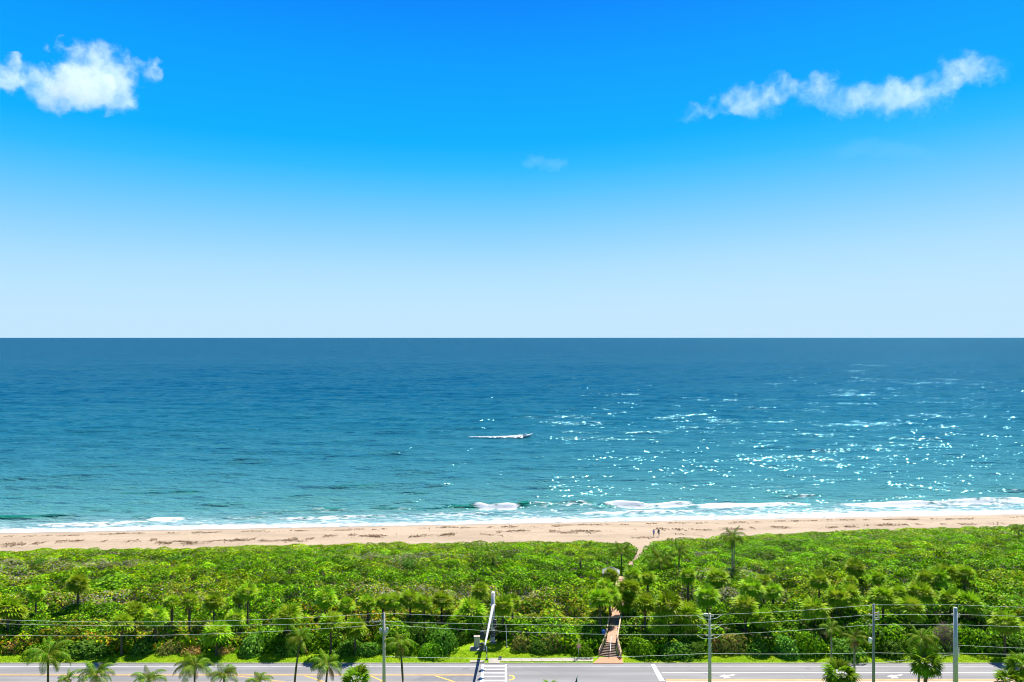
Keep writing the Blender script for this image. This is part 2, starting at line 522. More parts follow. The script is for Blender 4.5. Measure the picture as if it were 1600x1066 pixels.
# road (its far edge runs at row 1037 of the photo)
Y_FAR, Y_NEAR = at(0, 1037.2, 1.0).y, 94.5
def sheet(name, pts, z, m, parent=None, kind=None):
    me = bpy.data.meshes.new(name)
    me.from_pydata([(p[0], p[1], z) for p in pts], [], [tuple(range(len(pts)))])
    if me.polygons[0].normal.z < 0: me.flip_normals()
    me.materials.append(m)
    return tag(link(name, me, parent), kind=kind)
road = sheet('road', [(-3000, Y_NEAR), (3000, Y_NEAR), (3000, Y_FAR), (-3000, Y_FAR)], 1.0, M['asphalt'], kind='structure')
ZM = 1.006
def mark(name, pix, m=None, dz=0.0):
    return sheet(name, [at(px, py, ZM).xy for px, py in pix], ZM + dz, m or M['paint_white'], road)
def line(name, px0, px1, py, w, m=None):
    y = at(0, py, ZM).y
    x0 = -2900 if px0 is None else xat(px0, y); x1 = 2900 if px1 is None else xat(px1, y)
    return sheet(name, [(x0, y - w / 2), (x1, y - w / 2), (x1, y + w / 2), (x0, y + w / 2)], ZM, m or M['paint_white'], road)
YL = M['paint_yellow']
line('edge_line', None, 748, 1041.2, .11)
line('edge_line', 795, None, 1041.0, .10)
line('centre_line', None, 742, 1053.6, .13, YL)
line('centre_line', None, 742, 1055.0, .13, YL)
line('centre_line', None, 742, 1066.2, .26, YL)
line('lane_line', 1034, None, 1051.2, .13)
line('centre_line', 1040, None, 1061.6, .13, YL)
line('centre_line', 1040, None, 1063.0, .13, YL)
for a, b, w in ((365, 440, 6), (474, 503, 5), (577, 598, 4), (678, 707, 5)):
    mark('hatch_line', [(a, 1056), (a + w, 1056), (b + w, 1065.2), (b, 1065.2)], YL)
mark('asphalt_patch', [(640, 1064.8), (662, 1056), (742, 1056), (742, 1064.8)], M['asphalt_patch'], -.002)
# rounded nose of the painted median right of the crosswalk
nose = [(795.5, 1054.6), (801, 1055.0), (804.4, 1057), (804.6, 1060), (801, 1062.6), (795.5, 1063.4), (795.5, 1061.6), (800, 1061), (802, 1059.2), (801.6, 1057.6), (799.6, 1056.6), (795.5, 1056.4)]
mark('median_nose', nose, YL)
mark('median', [(1041, 1064.4), (1900, 1064.4), (1900, 1085), (1041, 1085)], M['median'], -.002)
# crosswalk
mark('crosswalk_edge', [(752.6, 1038.2), (756.4, 1038.2), (754.4, 1080), (749.4, 1080)])
mark('crosswalk_edge', [(789, 1038.2), (792, 1038.2), (792.6, 1080), (788.8, 1080)])
for y0, y1 in ((1040.1, 1041.6), (1045.2, 1046.8), (1050.6, 1052.2), (1056.2, 1058.0), (1062.6, 1064.5), (1069, 1070.9)):
    mark('crosswalk_bar', [(756.6, y0), (788.6, y0), (788.6, y1), (755.6, y1)])
mark('stop_line', [(1017.2, 1038.6), (1023.2, 1038.6), (1038.6, 1064), (1030.4, 1064)])
for ax in (1124, 1386):          # left-turn arrows in the turn lane, pointing left
    mark('turn_arrow', [(ax, 1057.0), (ax + 8, 1054.2), (ax + 8, 1055.6), (ax + 16, 1054.8), (ax + 24, 1053.8), (ax + 24, 1055.0),
                        (ax + 15, 1056.6), (ax + 14, 1058.4), (ax + 19, 1059.6), (ax + 6, 1060.0), (ax + 8, 1058.6)])
# kerb with gaps for the ramps, lawn strip, pavement
kb = MB()
for x0, x1 in ((-600, at(762, 1036, 1).x), (at(781, 1036, 1).x, at(926, 1036, 1).x), (at(974, 1036, 1).x, 600)):
    kb.box(((x0 + x1) / 2, Y_FAR + .13, 1.0), (x1 - x0, .24, .07))
tag(kb.build('kerb', M['kerb']), kind='structure')
sheet('lawn', [(-3000, Y_FAR + .25), (3000, Y_FAR + .25), (3000, Y_FAR + 9), (-3000, Y_FAR + 9)], 1.004, M['lawn'], kind='structure')
sheet('near_lawn', [(-3000, -3000), (3000, -3000), (3000, Y_NEAR - .25), (-3000, Y_NEAR - .25)], 1.004, M['lawn'], kind='structure')
tag(MB().box((0, Y_NEAR - .12, 1.03), (1200, .22, .1)).build('kerb', M['concrete']), kind='structure')
# pavement made of slabs from the crosswalk ramp to the brick apron
pv = tag(link('pavement', None), kind='structure')
pa, pb = at(766, 1031.4, 1).x, at(927, 1031.4, 1).x
ya, yb = at(0, 1033.6, 1).y, at(0, 1028.6, 1).y
slab = MB().box((0, 0, 0), (1.46, yb - ya, .06)).mesh('slab', M['concrete'])
ns = int((pb - pa) / 1.5)
for i in range(ns):
    o = link('slab', slab, pv); o.location = (pa + .75 + i * 1.5, (ya + yb) / 2, 1.012 + random.uniform(-.006, .006))
b4 = [at(763.5, 1030, 1), at(780, 1030, 1), at(781, 1037, 1), at(763.5, 1037, 1)]
MB().add([(p.x, p.y, 1.045) for p in b4] + [(p.x, p.y, .98) for p in b4], [(0, 1, 2, 3), (0, 1, 5, 4), (1, 2, 6, 5), (2, 3, 7, 6), (3, 0, 4, 7)]).build('ramp', M['concrete'], pv)
b4 = [at(735, 1032.6, 1), at(757, 1032.6, 1), at(757, 1035.4, 1), at(734, 1035.4, 1)]
MB().add([(p.x, p.y, 1.10) for p in b4] + [(p.x, p.y, .98) for p in b4], [(0, 1, 2, 3), (0, 1, 5, 4), (1, 2, 6, 5), (2, 3, 7, 6), (3, 0, 4, 7)]).build('landing', M['concrete'], pv)
ap = [at(937, 1027.6, 1), at(971.5, 1027.6, 1), at(974, 1037.0, 1), at(926.5, 1037.0, 1)]
tag(MB().add([(p.x, p.y, 1.055) for p in ap] + [(p.x, p.y, .97) for p in ap], [(0, 1, 2, 3), (0, 1, 5, 4), (1, 2, 6, 5), (2, 3, 7, 6), (3, 0, 4, 7)]).build('brick_path', M['brick']), kind='structure')

# ------------------------------------------------------------------ sea
us = np.concatenate([[-5, -3, -1.8, -1.2], np.linspace(-.95, .95, 700), [1.2, 1.8, 3, 5]])
Y0 = 190.7
rows = np.concatenate([np.linspace(296, 40, 470), np.geomspace(39, .9, 60)])
yy = CAMZ * F / rows
srow = yy - Y0
srow = srow[srow > -4.0]
U, S = np.meshgrid(us, srow)
Y = (Y0 + S) / (1 - .0745 * U)
X = U * Y
S = Y - shore_y(X)
Z = np.zeros_like(X)
wr = np.random.default_rng(3)
ramp_in = np.clip(S / 18, 0, 1)
for k in range(46):
    lam = float(np.exp(wr.uniform(np.log(3.5), np.log(34))))
    th = wr.normal(0.03, .38)
    kx, ky = math.sin(th) * 2 * PI / lam, math.cos(th) * 2 * PI / lam
    ph = wr.uniform(0, 2 * PI)
    gate = .35 + 1.3 * Noise2(300 + k)(X / (lam * 5) + 7.1 * k + 300, Y / (lam * 3) + 3.3 * k + 300)
    Z += 0.0042 * lam * gate * np.sin(kx * X + ky * Y + ph) * ramp_in
# named breakers and swells: (px0, px1, row, height, foam on crest)
WAVES = [(-60, 108, 810.5, .85, .05), (170, 330, 771, .55, 0), (-40, 90, 779, .45, 0), (120, 200, 797, .35, 0), (185, 262, 797, .4, 0),
         (205, 240, 811, .5, .2), (228, 292, 812.5, .5, .75), (340, 420, 810, .4, .45), (565, 705, 796.5, .8, .45), (690, 760, 793.5, 1.0, .40), (380, 560, 800, .5, .40), (640, 860, 803, .4, .62), (420, 640, 809, .4, .62), (40, 260, 818, .4, .6), (880, 1120, 800, .4, .66),
         (735, 815, 791.0, 1.0, .85), (808, 828, 790.5, 1.1, 0), (822, 930, 789, .75, .72), (925, 1010, 792, .7, .5), (935, 1090, 789, .8, .85),
         (1070, 1280, 790, .7, .95), (1200, 1290, 775, .5, .45), (1290, 1660, 786, .7, .95), (1330, 1420, 779, .4, .4), (590, 680, 772, .4, 0), (430, 560, 778, .4, 0),
         (300, 420, 788, .35, 0), (480, 600, 760, .4, 0), (60, 180, 757, .4, 0), (1480, 1640, 766, .4, .35), (1190, 1290, 762, .3, .38)]
foam = np.zeros_like(X); LIFT = np.zeros_like(X)
nz = fbm(90, X * .06, Y * .16, 4)
nf = fbm(95, X * .25, Y * .5, 4)
PXc = 800 + U * F
for (a, b, row, hgt, fm) in WAVES:
    q0, q1 = at(a, row, 0), at(b, row, 0)
    cx = (q0.x + q1.x) / 2; sc = q0.lerp(q1, .5).y - shore_y(cx)
    half = (q1.x - q0.x) / 2
    env = np.clip(1.25 - np.abs((X - cx) / half) ** 3, 0, 1) * (.7 + .6 * Noise2(a + 999)(X * .12 + 500, X * 0))
    d = S - sc - 2.2 * (Noise2(b + 777)(X * .05 + 500, X * 0 + 3.3) - .5)
    prof = np.where(d < 0, np.exp(-(d / 1.0) ** 2), np.exp(-(d / 2.6) ** 2))
    Z += hgt * env * prof; LIFT = np.maximum(LIFT, hgt * env * np.exp(-(d / 1.4) ** 2))
    foam = np.maximum(foam, fm * .92 * env * (.55 + .9 * nf) * np.where(d < 0, np.exp(-(d / (1.4 + 2.5 * fm)) ** 2), np.exp(-(d / 1.0) ** 2)) * 1.15)
# swash and broken water between breakers and sand; wider and whiter towards the right
right = np.clip((PXc - 700) / 500, 0, 1)
wid = np.interp(PXc, [-200, 0, 200, 500, 800, 1000, 1200, 1600, 1800], [12, 13, 14, 15, 20, 20, 20, 21, 21])
inner = np.interp(PXc, [-200, 0, 400, 600, 900, 1200, 1800], [5.5, 6, 5.5, 4.2, 4.8, 6.5, 7.5])
edge = 1.8 * (fbm(60, X * .05, X * 0 + 2.2, 3) - .5)
sw = np.clip(1 - np.abs(S - inner * .35 - edge) / (inner * .75), 0, 1) ** .5
foam = np.maximum(foam, .92 * sw * (.75 + .5 * nz))
lacy = np.clip(1 - S / wid, 0, 1) ** .4 * np.interp(PXc, [0, 500, 800, 1100, 1600], [.66, .62, .67, .68, .68]) * (.6 + .8 * nz)
foam = np.maximum(foam, lacy)
Z = np.where(S < 3, Z * np.clip(S / 3, 0, 1) + .02, Z)
me = grid_mesh('sea', X, Y, Z, M['sea'])
a = me.attributes.new('lift', 'FLOAT', 'POINT')
a.data.foreach_set('value', np.clip((LIFT - .25) / .5, 0, 1).astype(np.float32).ravel())
a = me.attributes.new('foam', 'FLOAT', 'POINT')
a.data.foreach_set('value', foam.astype(np.float32).ravel())
tag(link('sea', me), kind='structure')

# ------------------------------------------------------------------ coastal scrub
fx = [-400, 0, 100, 150, 250, 400, 600, 640, 700, 722, 735, 762, 790, 815, 900, 930, 945, 962, 975, 1050, 1110, 1200, 1300, 1400, 1500, 1600, 2000]
fy = [1026, 1027, 1026, 1029, 1024, 1026, 1026, 1030, 1021, 1011, 1006, 1003, 1010, 1019, 1026, 1027, 1026, 1026, 1027, 1030, 1023, 1027, 1031, 1028, 1024, 1027, 1027]
FP = [at(a, b - 3.5, 1) for a, b in zip(fx, fy)]
def front_y(x): return np.interp(x, [p.x for p in FP], [p.y for p in FP])
bxp = [-300, 0, 60, 100, 250, 400, 520, 600, 800, 930, 990, 1030, 1100, 1200, 1330, 1400, 1600, 1900]
byp = [866, 862.5, 861, 860, 857.5, 854.5, 851, 850.5, 847.5, 846, 848, 846, 840.5, 835, 830.5, 829, 822.5, 815]
BP = [at(a, b, 1.1) for a, b in zip(bxp, byp)]
def back_y(x): return np.interp(x, [p.x for p in BP], [p.y for p in BP])
# boardwalk and footpath centre lines
BW0, BW1 = Vector((14.9, 110.9)), Vector((19.97, 135.0))
bdir = (BW1 - BW0).normalized()
PATH = [(1001, 846, 3.4), (999, 852, 2.2), (999, 860, .9), (1000, 867, .55), (995, 874, .32), (987, 879, .35), (984, 883, .5), (988, 889, .3), (989, 895, .2), (984, 899, .2), (975, 902, .2)]
PW = [(at(a, b, 1.0), w) for a, b, w in PATH]
def seg_dist(x, y, p, q):
    dx, dy = q[0] - p[0], q[1] - p[1]
    t = np.clip(((x - p[0]) * dx + (y - p[1]) * dy) / (dx * dx + dy * dy), 0, 1)
    return np.hypot(x - p[0] - t * dx, y - p[1] - t * dy), t
def cleared(x, y):
    """True on the boardwalk and the sand path"""
    d, t = seg_dist(x, y, BW0 - bdir * 4, BW1 + bdir * 8)
    c = d < np.where(t > .45, .72, 1.0)
    for (p, w), (q, w2) in zip(PW[:-1], PW[1:]):
        d, t = seg_dist(x, y, p, q)
        c |= d < (w * (1 - t) + w2 * t)
    c |= (np.abs(x - xat(746, 112)) < 2.4) & (y < 113.6)
    return c
GX0, GY0, RES = -175.0, 104.0, .25
gx = np.arange(GX0, 185, RES); gy = np.arange(GY0, 196, RES)
GX, GY = np.meshgrid(gx, gy, indexing='ij')
FYg, BYg = front_y(GX), back_y(GX) + 1.2 * (Noise2(5)(GX * .4 + 400, GY * 0) - .5) + 1.6 * (Noise2(6)(GX * .11 + 400, GY * 0) - .5)
T = (GY - FYg) / (BYg - FYg)
inside = (T > 0) & (T < 1)
base = np.interp(T, [0, .04, .3, .5, .7, .88, .97, 1], [1.5, 2.1, 1.7, 1.45, 1.05, .75, .5, .2])
base = base * (.72 + .6 * fbm(70, GX * .08 + 90, GY * .10 + 90, 3))
Hh = base * np.interp(T, [0, .5, .9], [.12, .24, .45])
did = np.zeros(Hh.shape, np.int32)
ND = 4200
dr = np.random.default_rng(11)
dome_tint = dr.random((ND + 1, 3))
for k in range(1, ND + 1):
    cy_ = 104 + 92 * dr.random(); cx_ = dr.uniform(-1, 1) * (.80 * cy_ + 14)
    i, j = int((cx_ - GX0) / RES), int((cy_ - GY0) / RES)
    if not (0 <= i < Hh.shape[0] and 0 <= j < Hh.shape[1]) or not inside[i, j]: continue
    tt = T[i, j]
    rad = dr.uniform(.9, 2.9) * (1.2 - .42 * tt); am = 1.05 + dr.uniform(-.6, .6) * (1 - .5 * tt)
    n = int(rad / RES) + 1
    i0, i1, j0, j1 = max(i - n, 0), min(i + n + 1, Hh.shape[0]), max(j - n, 0), min(j + n + 1, Hh.shape[1])
    d2 = ((GX[i0:i1, j0:j1] - cx_) ** 2 + (GY[i0:i1, j0:j1] - cy_) ** 2) / rad ** 2
    hd = base[i, j] * am * np.sqrt(np.clip(1 - d2, 0, 1)) + .1
    mskk = (hd > Hh[i0:i1, j0:j1]) & (d2 < 1)
    Hh[i0:i1, j0:j1][mskk] = hd[mskk]; did[i0:i1, j0:j1][mskk] = k
clr = cleared(GX, GY)
inside &= ~clr
Hh[~inside] = 0
dHx, dHy = np.gradient(Hh, RES)
# leaves
n = 900000
y_ = np.sqrt(rng.uniform(104.0 ** 2, 192.0 ** 2, n)) ; x_ = rng.uniform(-1, 1, n) * (.74 * y_ + 8)
# more leaves where it is near
i_ = ((x_ - GX0) / RES).astype(int); j_ = ((y_ - GY0) / RES).astype(int)
ok = (i_ >= 0) & (i_ < Hh.shape[0] - 1) & (j_ >= 0) & (j_ < Hh.shape[1] - 1)
x_, y_, i_, j_ = x_[ok], y_[ok], i_[ok], j_[ok]
ok = inside[i_, j_]
x_, y_, i_, j_ = x_[ok], y_[ok], i_[ok], j_[ok]
n = len(x_)
hh = Hh[i_, j_]
dep = np.minimum(rng.exponential(.11, n), hh)
# the front face of the scrub: leaves down to the ground
tfront = y_ - front_y(x_)
ff = tfront < 1.3
dep = np.where(ff, hh * rng.random(n) ** 1.3, dep)
C = np.stack([x_, y_, zt(x_, y_) + .03 + hh - dep], 1)
gn = norm(np.stack([-dHx[i_, j_], -dHy[i_, j_], np.ones(n)], 1))
gn = np.where(ff[:, None], norm(gn + np.array([0, -.7, 0])), gn)
Nn = norm(gn + .42 * rng.normal(size=(n, 3)))
tt = T[i_, j_]
S = rng.uniform(.30, .60, n) * (1.05 - .35 * tt)
PAL = np.array([(.128, .285, .002), (.220, .300, .002), (.045, .115, .002), (.205, .195, .012), (.21, .195, .135), (.40, .19, .01), (.120, .300, .001)])
pn = fbm(120, x_ * .07 + 300, y_ * .12 + 300, 4)
pn2 = fbm(130, x_ * .05 + 300, y_ * .14 + 300, 3)
pn3 = fbm(140, x_ * .16 + 300, y_ * .22 + 300, 3)
pxl = 800 + x_ / y_ * F
dt = dome_tint[did[i_, j_]]
rr = rng.random(n)
w = np.zeros((n, 7))
w[:, 0] = 1.0
w[:, 1] = np.clip((pn - .47) * 12, 0, 1.7) + .35 * (dt[:, 0] > .6) + np.where(tt > .93, 1.2, 0)
w[:, 2] = np.clip((.47 - pn3) * 16, 0, 3.2) + 2.2 * (dt[:, 1] > .80) + np.interp(tt, [0, .5, .75], [1.9, 1.3, .25])  # deep green plants, weighted up to paint in dark gaps and palm shade
w[:, 3] = np.clip((pn2 - .50) * 14, 0, 2.6) * np.interp(tt, [0, .5, .75, .9], [1.3, 1.1, .5, .1]) * np.interp(pxl, [0, 900, 1050, 1600], [1, 1, .45, .35])
w[:, 4] = np.clip((pn2 - .60) * 22, 0, 4.0) * ((tt > .25) & (tt < .85)) * (pxl < 1230)
w[:, 5] = .5 * np.clip((pn - .5) * 12, 0, 2.2) * (tt < .28) * np.interp(pxl, [0, 350, 900, 1250, 1400], [1.9, 1.0, .6, .4, .1]) + .004
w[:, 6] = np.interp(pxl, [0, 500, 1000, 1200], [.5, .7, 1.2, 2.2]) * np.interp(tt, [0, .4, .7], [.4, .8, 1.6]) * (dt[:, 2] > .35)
w /= w.sum(1, keepdims=True)
pick = (np.cumsum(w, 1) < rr[:, None]).sum(1).clip(0, 6)
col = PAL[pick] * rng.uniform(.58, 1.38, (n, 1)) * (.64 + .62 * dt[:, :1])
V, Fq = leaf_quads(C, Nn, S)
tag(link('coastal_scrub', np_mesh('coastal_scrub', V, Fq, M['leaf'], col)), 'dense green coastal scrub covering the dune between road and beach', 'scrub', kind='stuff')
print('scrub leaves', n)

# footpath of bare sand
pm = MB()
for k, (p, wd) in enumerate(PW):
    a = PW[max(k - 1, 0)][0]; b = PW[min(k + 1, len(PW) - 1)][0]
    d = (b - a).normalized(); sN = Vector((-d.y, d.x, 0))
    z = float(zt(p.x, p.y)) + .045
    for q in (-1, 1):
        v = p + sN * (q * (wd + .35)); pm.v.append((v.x, v.y, z))
for k in range(len(PW) - 1): pm.f.append((2 * k, 2 * k + 1, 2 * k + 3, 2 * k + 2))
tag(pm.build('path', M['path_sand']), kind='structure')

# grass blades of the verge
n = 90000
bx = rng.uniform(-95, 95, n); by = Y_FAR + .26 + rng.random(n) * 4.5
pgx = 800 + bx / by * F
keep = (by < front_y(bx) + .5) & ~((pgx > 764) & (pgx < 930) & (by > ya - .05) & (by < yb + .05)) & ~((pgx > 762) & (pgx < 783) & (by < yb)) & ~((pgx > 926) & (pgx < 975)) & ~((pgx > 733) & (pgx < 760) & (by < yb + .2) & (by > ya - .8))
bx, by = bx[keep], by[keep]; n = len(bx)
an = rng.uniform(0, 2 * PI, n); hg = rng.uniform(.05, .13, n); wdt = rng.uniform(.02, .045, n)
ln = rng.normal(0, .04, (n, 2))
P = np.stack([bx, by, np.full(n, 1.0)], 1)
dx = np.stack([np.cos(an) * wdt, np.sin(an) * wdt, np.zeros(n)], 1)
V = np.stack([P - dx, P + dx, P + np.concatenate([ln, hg[:, None]], 1)], 1).reshape(-1, 3)
gcol = np.array([(.14, .27, .004), (.21, .29, .006), (.10, .20, .004)])[rng.integers(0, 3, n)] * rng.uniform(.8, 1.2, (n, 1))
tag(link('grass', np_mesh('grass', V, np.arange(3 * n).reshape(n, 3), M['leaf'], gcol)), 'mown bright green grass strip along the far side of the road', 'grass', kind='stuff')

# wrack lines of dried seaweed on the sand
STREAK = [(0, 852, 128, 846, 1.0), (0, 856, 60, 849, .5), (160, 846, 300, 850, 1.2), (215, 843, 300, 849, .8), (300, 849, 400, 842, 1.0), (330, 845, 480, 846, .7), (400, 847, 490, 843, 1.0),
          (505, 838, 620, 838, 1.2), (540, 836, 600, 841, 1.0), (640, 839, 745, 834, 1.3), (745, 834, 800, 838, .6), (775, 832, 830, 829, .8), (858, 830, 955, 831, 1.2), (870, 833, 930, 834, .7), (800, 831, 830, 830, .8), (980, 827, 1045, 827, 1.0),
          (1050, 828, 1105, 828, 1.0), (1105, 828, 1180, 826, .9), (1200, 824, 1290, 826, 1.1), (1290, 825, 1340, 824, 1.0), (1350, 821, 1480, 820, .9), (1500, 820, 1570, 818, 1.2), (1050, 835, 1100, 838, .3), (985, 840, 1030, 841, .7)]
shr = lambda px: np.interp(px, [0, 400, 800, 1200, 1600], [838.5, 830.5, 823, 815.5, 808.5])
for a in range(-40, 1640, 70):
    STREAK.append((a + random.uniform(-20, 20), float(shr(a)) + random.uniform(-.8, 1.2), a + 65 + random.uniform(-20, 40), float(shr(a + 65)) + random.uniform(-.8, 1.0), random.uniform(.25, .8)))
Cs, Ss = [], []
for (a, ya_, b, yb_, dn) in STREAK:
    p, q = at(a, ya_), at(b, yb_)
    ln_ = (q - p).length
    m_ = int(ln_ * 34 * dn)
    t_ = rng.random(m_)
    clump = Noise2(int(a) + 50)(t_ * ln_ * .5 + 100, t_ * 0)
    kp = rng.random(m_) < np.clip((clump - .25) * 2.2, 0, 1)
    t_ = t_[kp]; m_ = len(t_)
    wob = 1.6 * (Noise2(int(a) + 80)(t_ * ln_ * .25 + 100, t_ * 0 + 1.5) - .5)
    xx = p.x + (q.x - p.x) * t_; yy_ = p.y + (q.y - p.y) * t_ + wob + rng.normal(0, .25 + .75 * dn * Noise2(int(a) + 20)(t_ * ln_ * .4 + 60, t_ * 0), m_)
    Cs.append(np.stack([xx, yy_, zt(xx, yy_) + .06 + rng.random(m_) * .10], 1)); Ss.append(rng.uniform(.14, .45, m_))
m_ = 900
xx = rng.uniform(-125, 145, m_); yy_ = shore_y(xx) - rng.uniform(2, 19, m_)
Cs.append(np.stack([xx, yy_, zt(xx, yy_) + .06], 1)); Ss.append(rng.uniform(.12, .3, m_))
Cs = np.concatenate(Cs); Ss = np.concatenate(Ss)
V, Fq = leaf_quads(Cs, norm(np.array([0, -.25, 1.0]) + .5 * rng.normal(size=(len(Cs), 3))), Ss, .5)
wc = np.array([(.10, .062, .035), (.16, .10, .055), (.06, .04, .025)])[rng.integers(0, 3, len(Cs))]
tag(link('seaweed', np_mesh('seaweed', V, Fq, M['leaf'], wc)), 'dark brown lines of dried seaweed strewn along the sand', 'seaweed', kind='stuff')

# ------------------------------------------------------------------ plant builders
def fan_leaf(c, d, size, nseg, r, droop=.35):
    """costapalmate fan: strips spreading round direction d from point c; returns verts, faces(4)"""
    d = d.normalized()
    side = d.cross(Vector((0, 0, 1)))
    side = side.normalized() if side.length > .05 else Vector((1, 0, 0))
    up = side.cross(d).normalized()
    V, Fs = [], []
    for i in range(nseg):
        a = (i / (nseg - 1) - .5) * 2 * 1.75 + r.uniform(-.06, .06)
        dd = d * math.cos(a * .80) + side * math.sin(a * .80) - up * (.12 * abs(a))
        dd.normalize()
        L = size * (1 - .16 * abs(a) / 1.75) * r.uniform(.9, 1.08)
        wv = dd.cross(up)
        wv = wv.normalized() * (size * .072)
        mid = c + dd * L * .62 + Vector((0, 0, -droop * L * .10))
        tip = c + dd * L * .92 + Vector((0, 0, -droop * L * .55))
        o = len(V)
        V += [c, c, mid - wv, mid + wv, tip - wv * .15, tip + wv * .15]
        V[o] = c - wv * .3; V[o + 1] = c + wv * .3
        Fs += [(o, o + 1, o + 3, o + 2), (o + 2, o + 3, o + 5, o + 4)]
    return V, Fs

def sabal_crown(seed, nleaf=40, nseg=9):
    """unit-radius round crown centred on the origin, trunk comes from -Z"""
    r = random.Random(seed)
    V, Fs, T_ = [], [], []
    for k in range(nleaf):
        el = math.asin(max(-.42, min(.98, 1 - 1.42 * (k + .5) / nleaf + r.uniform(-.08, .08))))
        az = k * 2.399963 + r.uniform(-.25, .25)
        d = Vector((math.cos(az) * math.cos(el), math.sin(az) * math.cos(el), math.sin(el)))
        pl = r.uniform(.30, .46)
        c = d * pl + Vector((0, 0, -.12))
        dd = (d + Vector((0, 0, -.04))).normalized()
        v, f = fan_leaf(c, dd, r.uniform(.58, .74), nseg, r, droop=.12 + .40 * (1 - max(0, d.z)))
        o = len(V); V += v; Fs += [tuple(i + o for i in q) for q in f]
        g = r.uniform(.8, 1.2)
        base_c = (.094, .172, .004) if r.random() < .62 else ((.13, .175, .008) if r.random() < .85 else (.13, .165, .008))
        T_ += [tuple(x * g for x in base_c)] * len(f)
        # petiole
        o = len(V); s_ = Vector((-d.y, d.x, 0)); s_ = s_.normalized() * .012 if s_.length > .01 else Vector((.012, 0, 0))
        b0 = Vector((0, 0, -.18))
        V += [b0 - s_, b0 + s_, c + s_, c - s_]; Fs.append((o, o + 1, o + 2, o + 3)); T_.append((.10, .12, .03))
    return np_mesh('crown', [tuple(p) for p in V], Fs, M['palm_leaf'], np.array(T_))

def sabal_skirt(seed):
    r = random.Random(seed)
    V, Fs = [], []
    for k in range(11):
        az = k * 2.4 + r.uniform(-.3, .3)
        d = Vector((math.cos(az) * .55, math.sin(az) * .55, -.9)).normalized()
        c = d * .32 + Vector((0, 0, -.15))
        v, f = fan_leaf(c, d, r.uniform(.40, .6), 6, r, droop=.7)
        o = len(V); V += v; Fs += [tuple(i + o for i in q) for q in f]
    return np_mesh('dead_frond', [tuple(p) for p in V], Fs, M['dry_leaf'])

CROWNS = [sabal_crown(20 + i) for i in range(6)]
SKIRTS = [sabal_skirt(40 + i) for i in range(3)]
def trunk_mesh(h, r0, r1, lean=(0, 0), m='trunk', n=9, segs=9, boots=False, seed=0):
    rr_ = random.Random(seed)
    pts, rad = [], []
    for i in range(segs + 1):
        t = i / segs
        pts.append((lean[0] * t * t, lean[1] * t * t, h * t))
        k = r0 + (r1 - r0) * t
        if i == 0: k *= 1.35
        if boots and t > .55: k *= 1.35
        rad.append(k * rr_.uniform(.93, 1.07))
    return MB().tube(pts, rad, n).mesh('trunk', M[m], True)

def sabal(cx, cy, rpx, by, label, group='cabbage palms standing in the scrub'):
    """crown centre (cx, cy), radius rpx, foot row by, all in photo pixels"""
    p = at(cx, by, 1.0)
    zc = zat(cy, p.y); rad = rpx * p.y / F * 1.28
    r = random.Random(int(cx * 7 + cy))
    t = empty('cabbage_palm', (p.x, p.y, 1.0), r.uniform(0, 6.28), label, 'palm', group)
    hgt = zc - 1.0
    lx, ly = r.uniform(-.12, .12) * hgt, r.uniform(-.12, .12) * hgt
    link('trunk', trunk_mesh(max(.4, hgt - rad * .25), .17, .13, (lx * 0, 0), 'trunk', boots=r.random() < .4, seed=int(cx)), t)
    c = link('crown', r.choice(CROWNS), t)
    c.location = (0, 0, hgt); c.scale = (rad * r.uniform(.92, 1.08), rad * r.uniform(.92, 1.08), rad * r.uniform(.88, 1.05))
    c.rotation_euler = (r.uniform(-.28, .28), r.uniform(-.28, .28), r.uniform(0, 6.28))
    k = link('dead_frond', r.choice(SKIRTS), t)
    k.location = (0, 0, hgt - .12 * rad); s = rad * r.uniform(.55, .8); k.scale = (s, s, s)
    return t

def frond_mesh(seed, th0, kap, L=1.0, nl=30, wind=0.0):
    """unit-length pinnate frond along +X: start pitch th0, bending down by kap"""
    r = random.Random(seed)
    V, Fs, T_ = [], [], []
    p = Vector((0, 0, 0)); pts = [p.copy()]; dirs = []
    N_ = 16
    for i in range(N_):
        t = i / N_
        a = th0 - kap * t ** 1.4
        d = Vector((math.cos(a), 0, math.sin(a)))
        p = p + d * (L / N_); pts.append(p.copy()); dirs.append(d)
    dirs.append(dirs[-1])
    g0 = (.060, .138, .004)
    for i in range(N_):     # rachis
        o = len(V); w0 = .016 * (1 - i / N_) + .003
        s_ = Vector((0, w0, 0)); u = Vector((0, 0, -w0))
        V += [pts[i] - s_, pts[i] + s_, pts[i + 1] + s_ * .9, pts[i + 1] - s_ * .9]
        Fs.append((o, o + 1, o + 2, o + 3)); T_.append((.20, .19, .05))
    for k in range(nl):
        t = .14 + .86 * (k + .5) / nl
        q = t * N_; i = min(int(q), N_ - 1)
        c = pts[i].lerp(pts[i + 1], q - i); d = dirs[i]
        ll = L * .33 * math.sin(PI * (.18 + .78 * t)) ** .7 * r.uniform(.85, 1.1)
        for sd_ in (-1, 1):
            side = Vector((0, sd_, 0))
            out = (d * .55 + side * .85 + Vector((0, 0, -.18))).normalized()
            c1 = c + out * ll * .55
            c2 = c1 + (out * .45 + Vector((0, 0, -.95)) + d * .1).normalized() * ll * .55
            w0 = d * (L * .009)
            o = len(V)
            V += [c - w0, c + w0, c1 + w0, c1 - w0, c2 + w0 * .2, c2 - w0 * .2]
            Fs += [(o, o + 1, o + 2, o + 3), (o + 3, o + 2, o + 4, o + 5)]
            g = r.uniform(.55, 1.45); y_g = r.random() < .22
            cc = (.17, .20, .012) if y_g else g0
            T_ += [tuple(x * g for x in cc)] * 2
    return [tuple(v) for v in V], Fs, np.array(T_)
FROND = {}
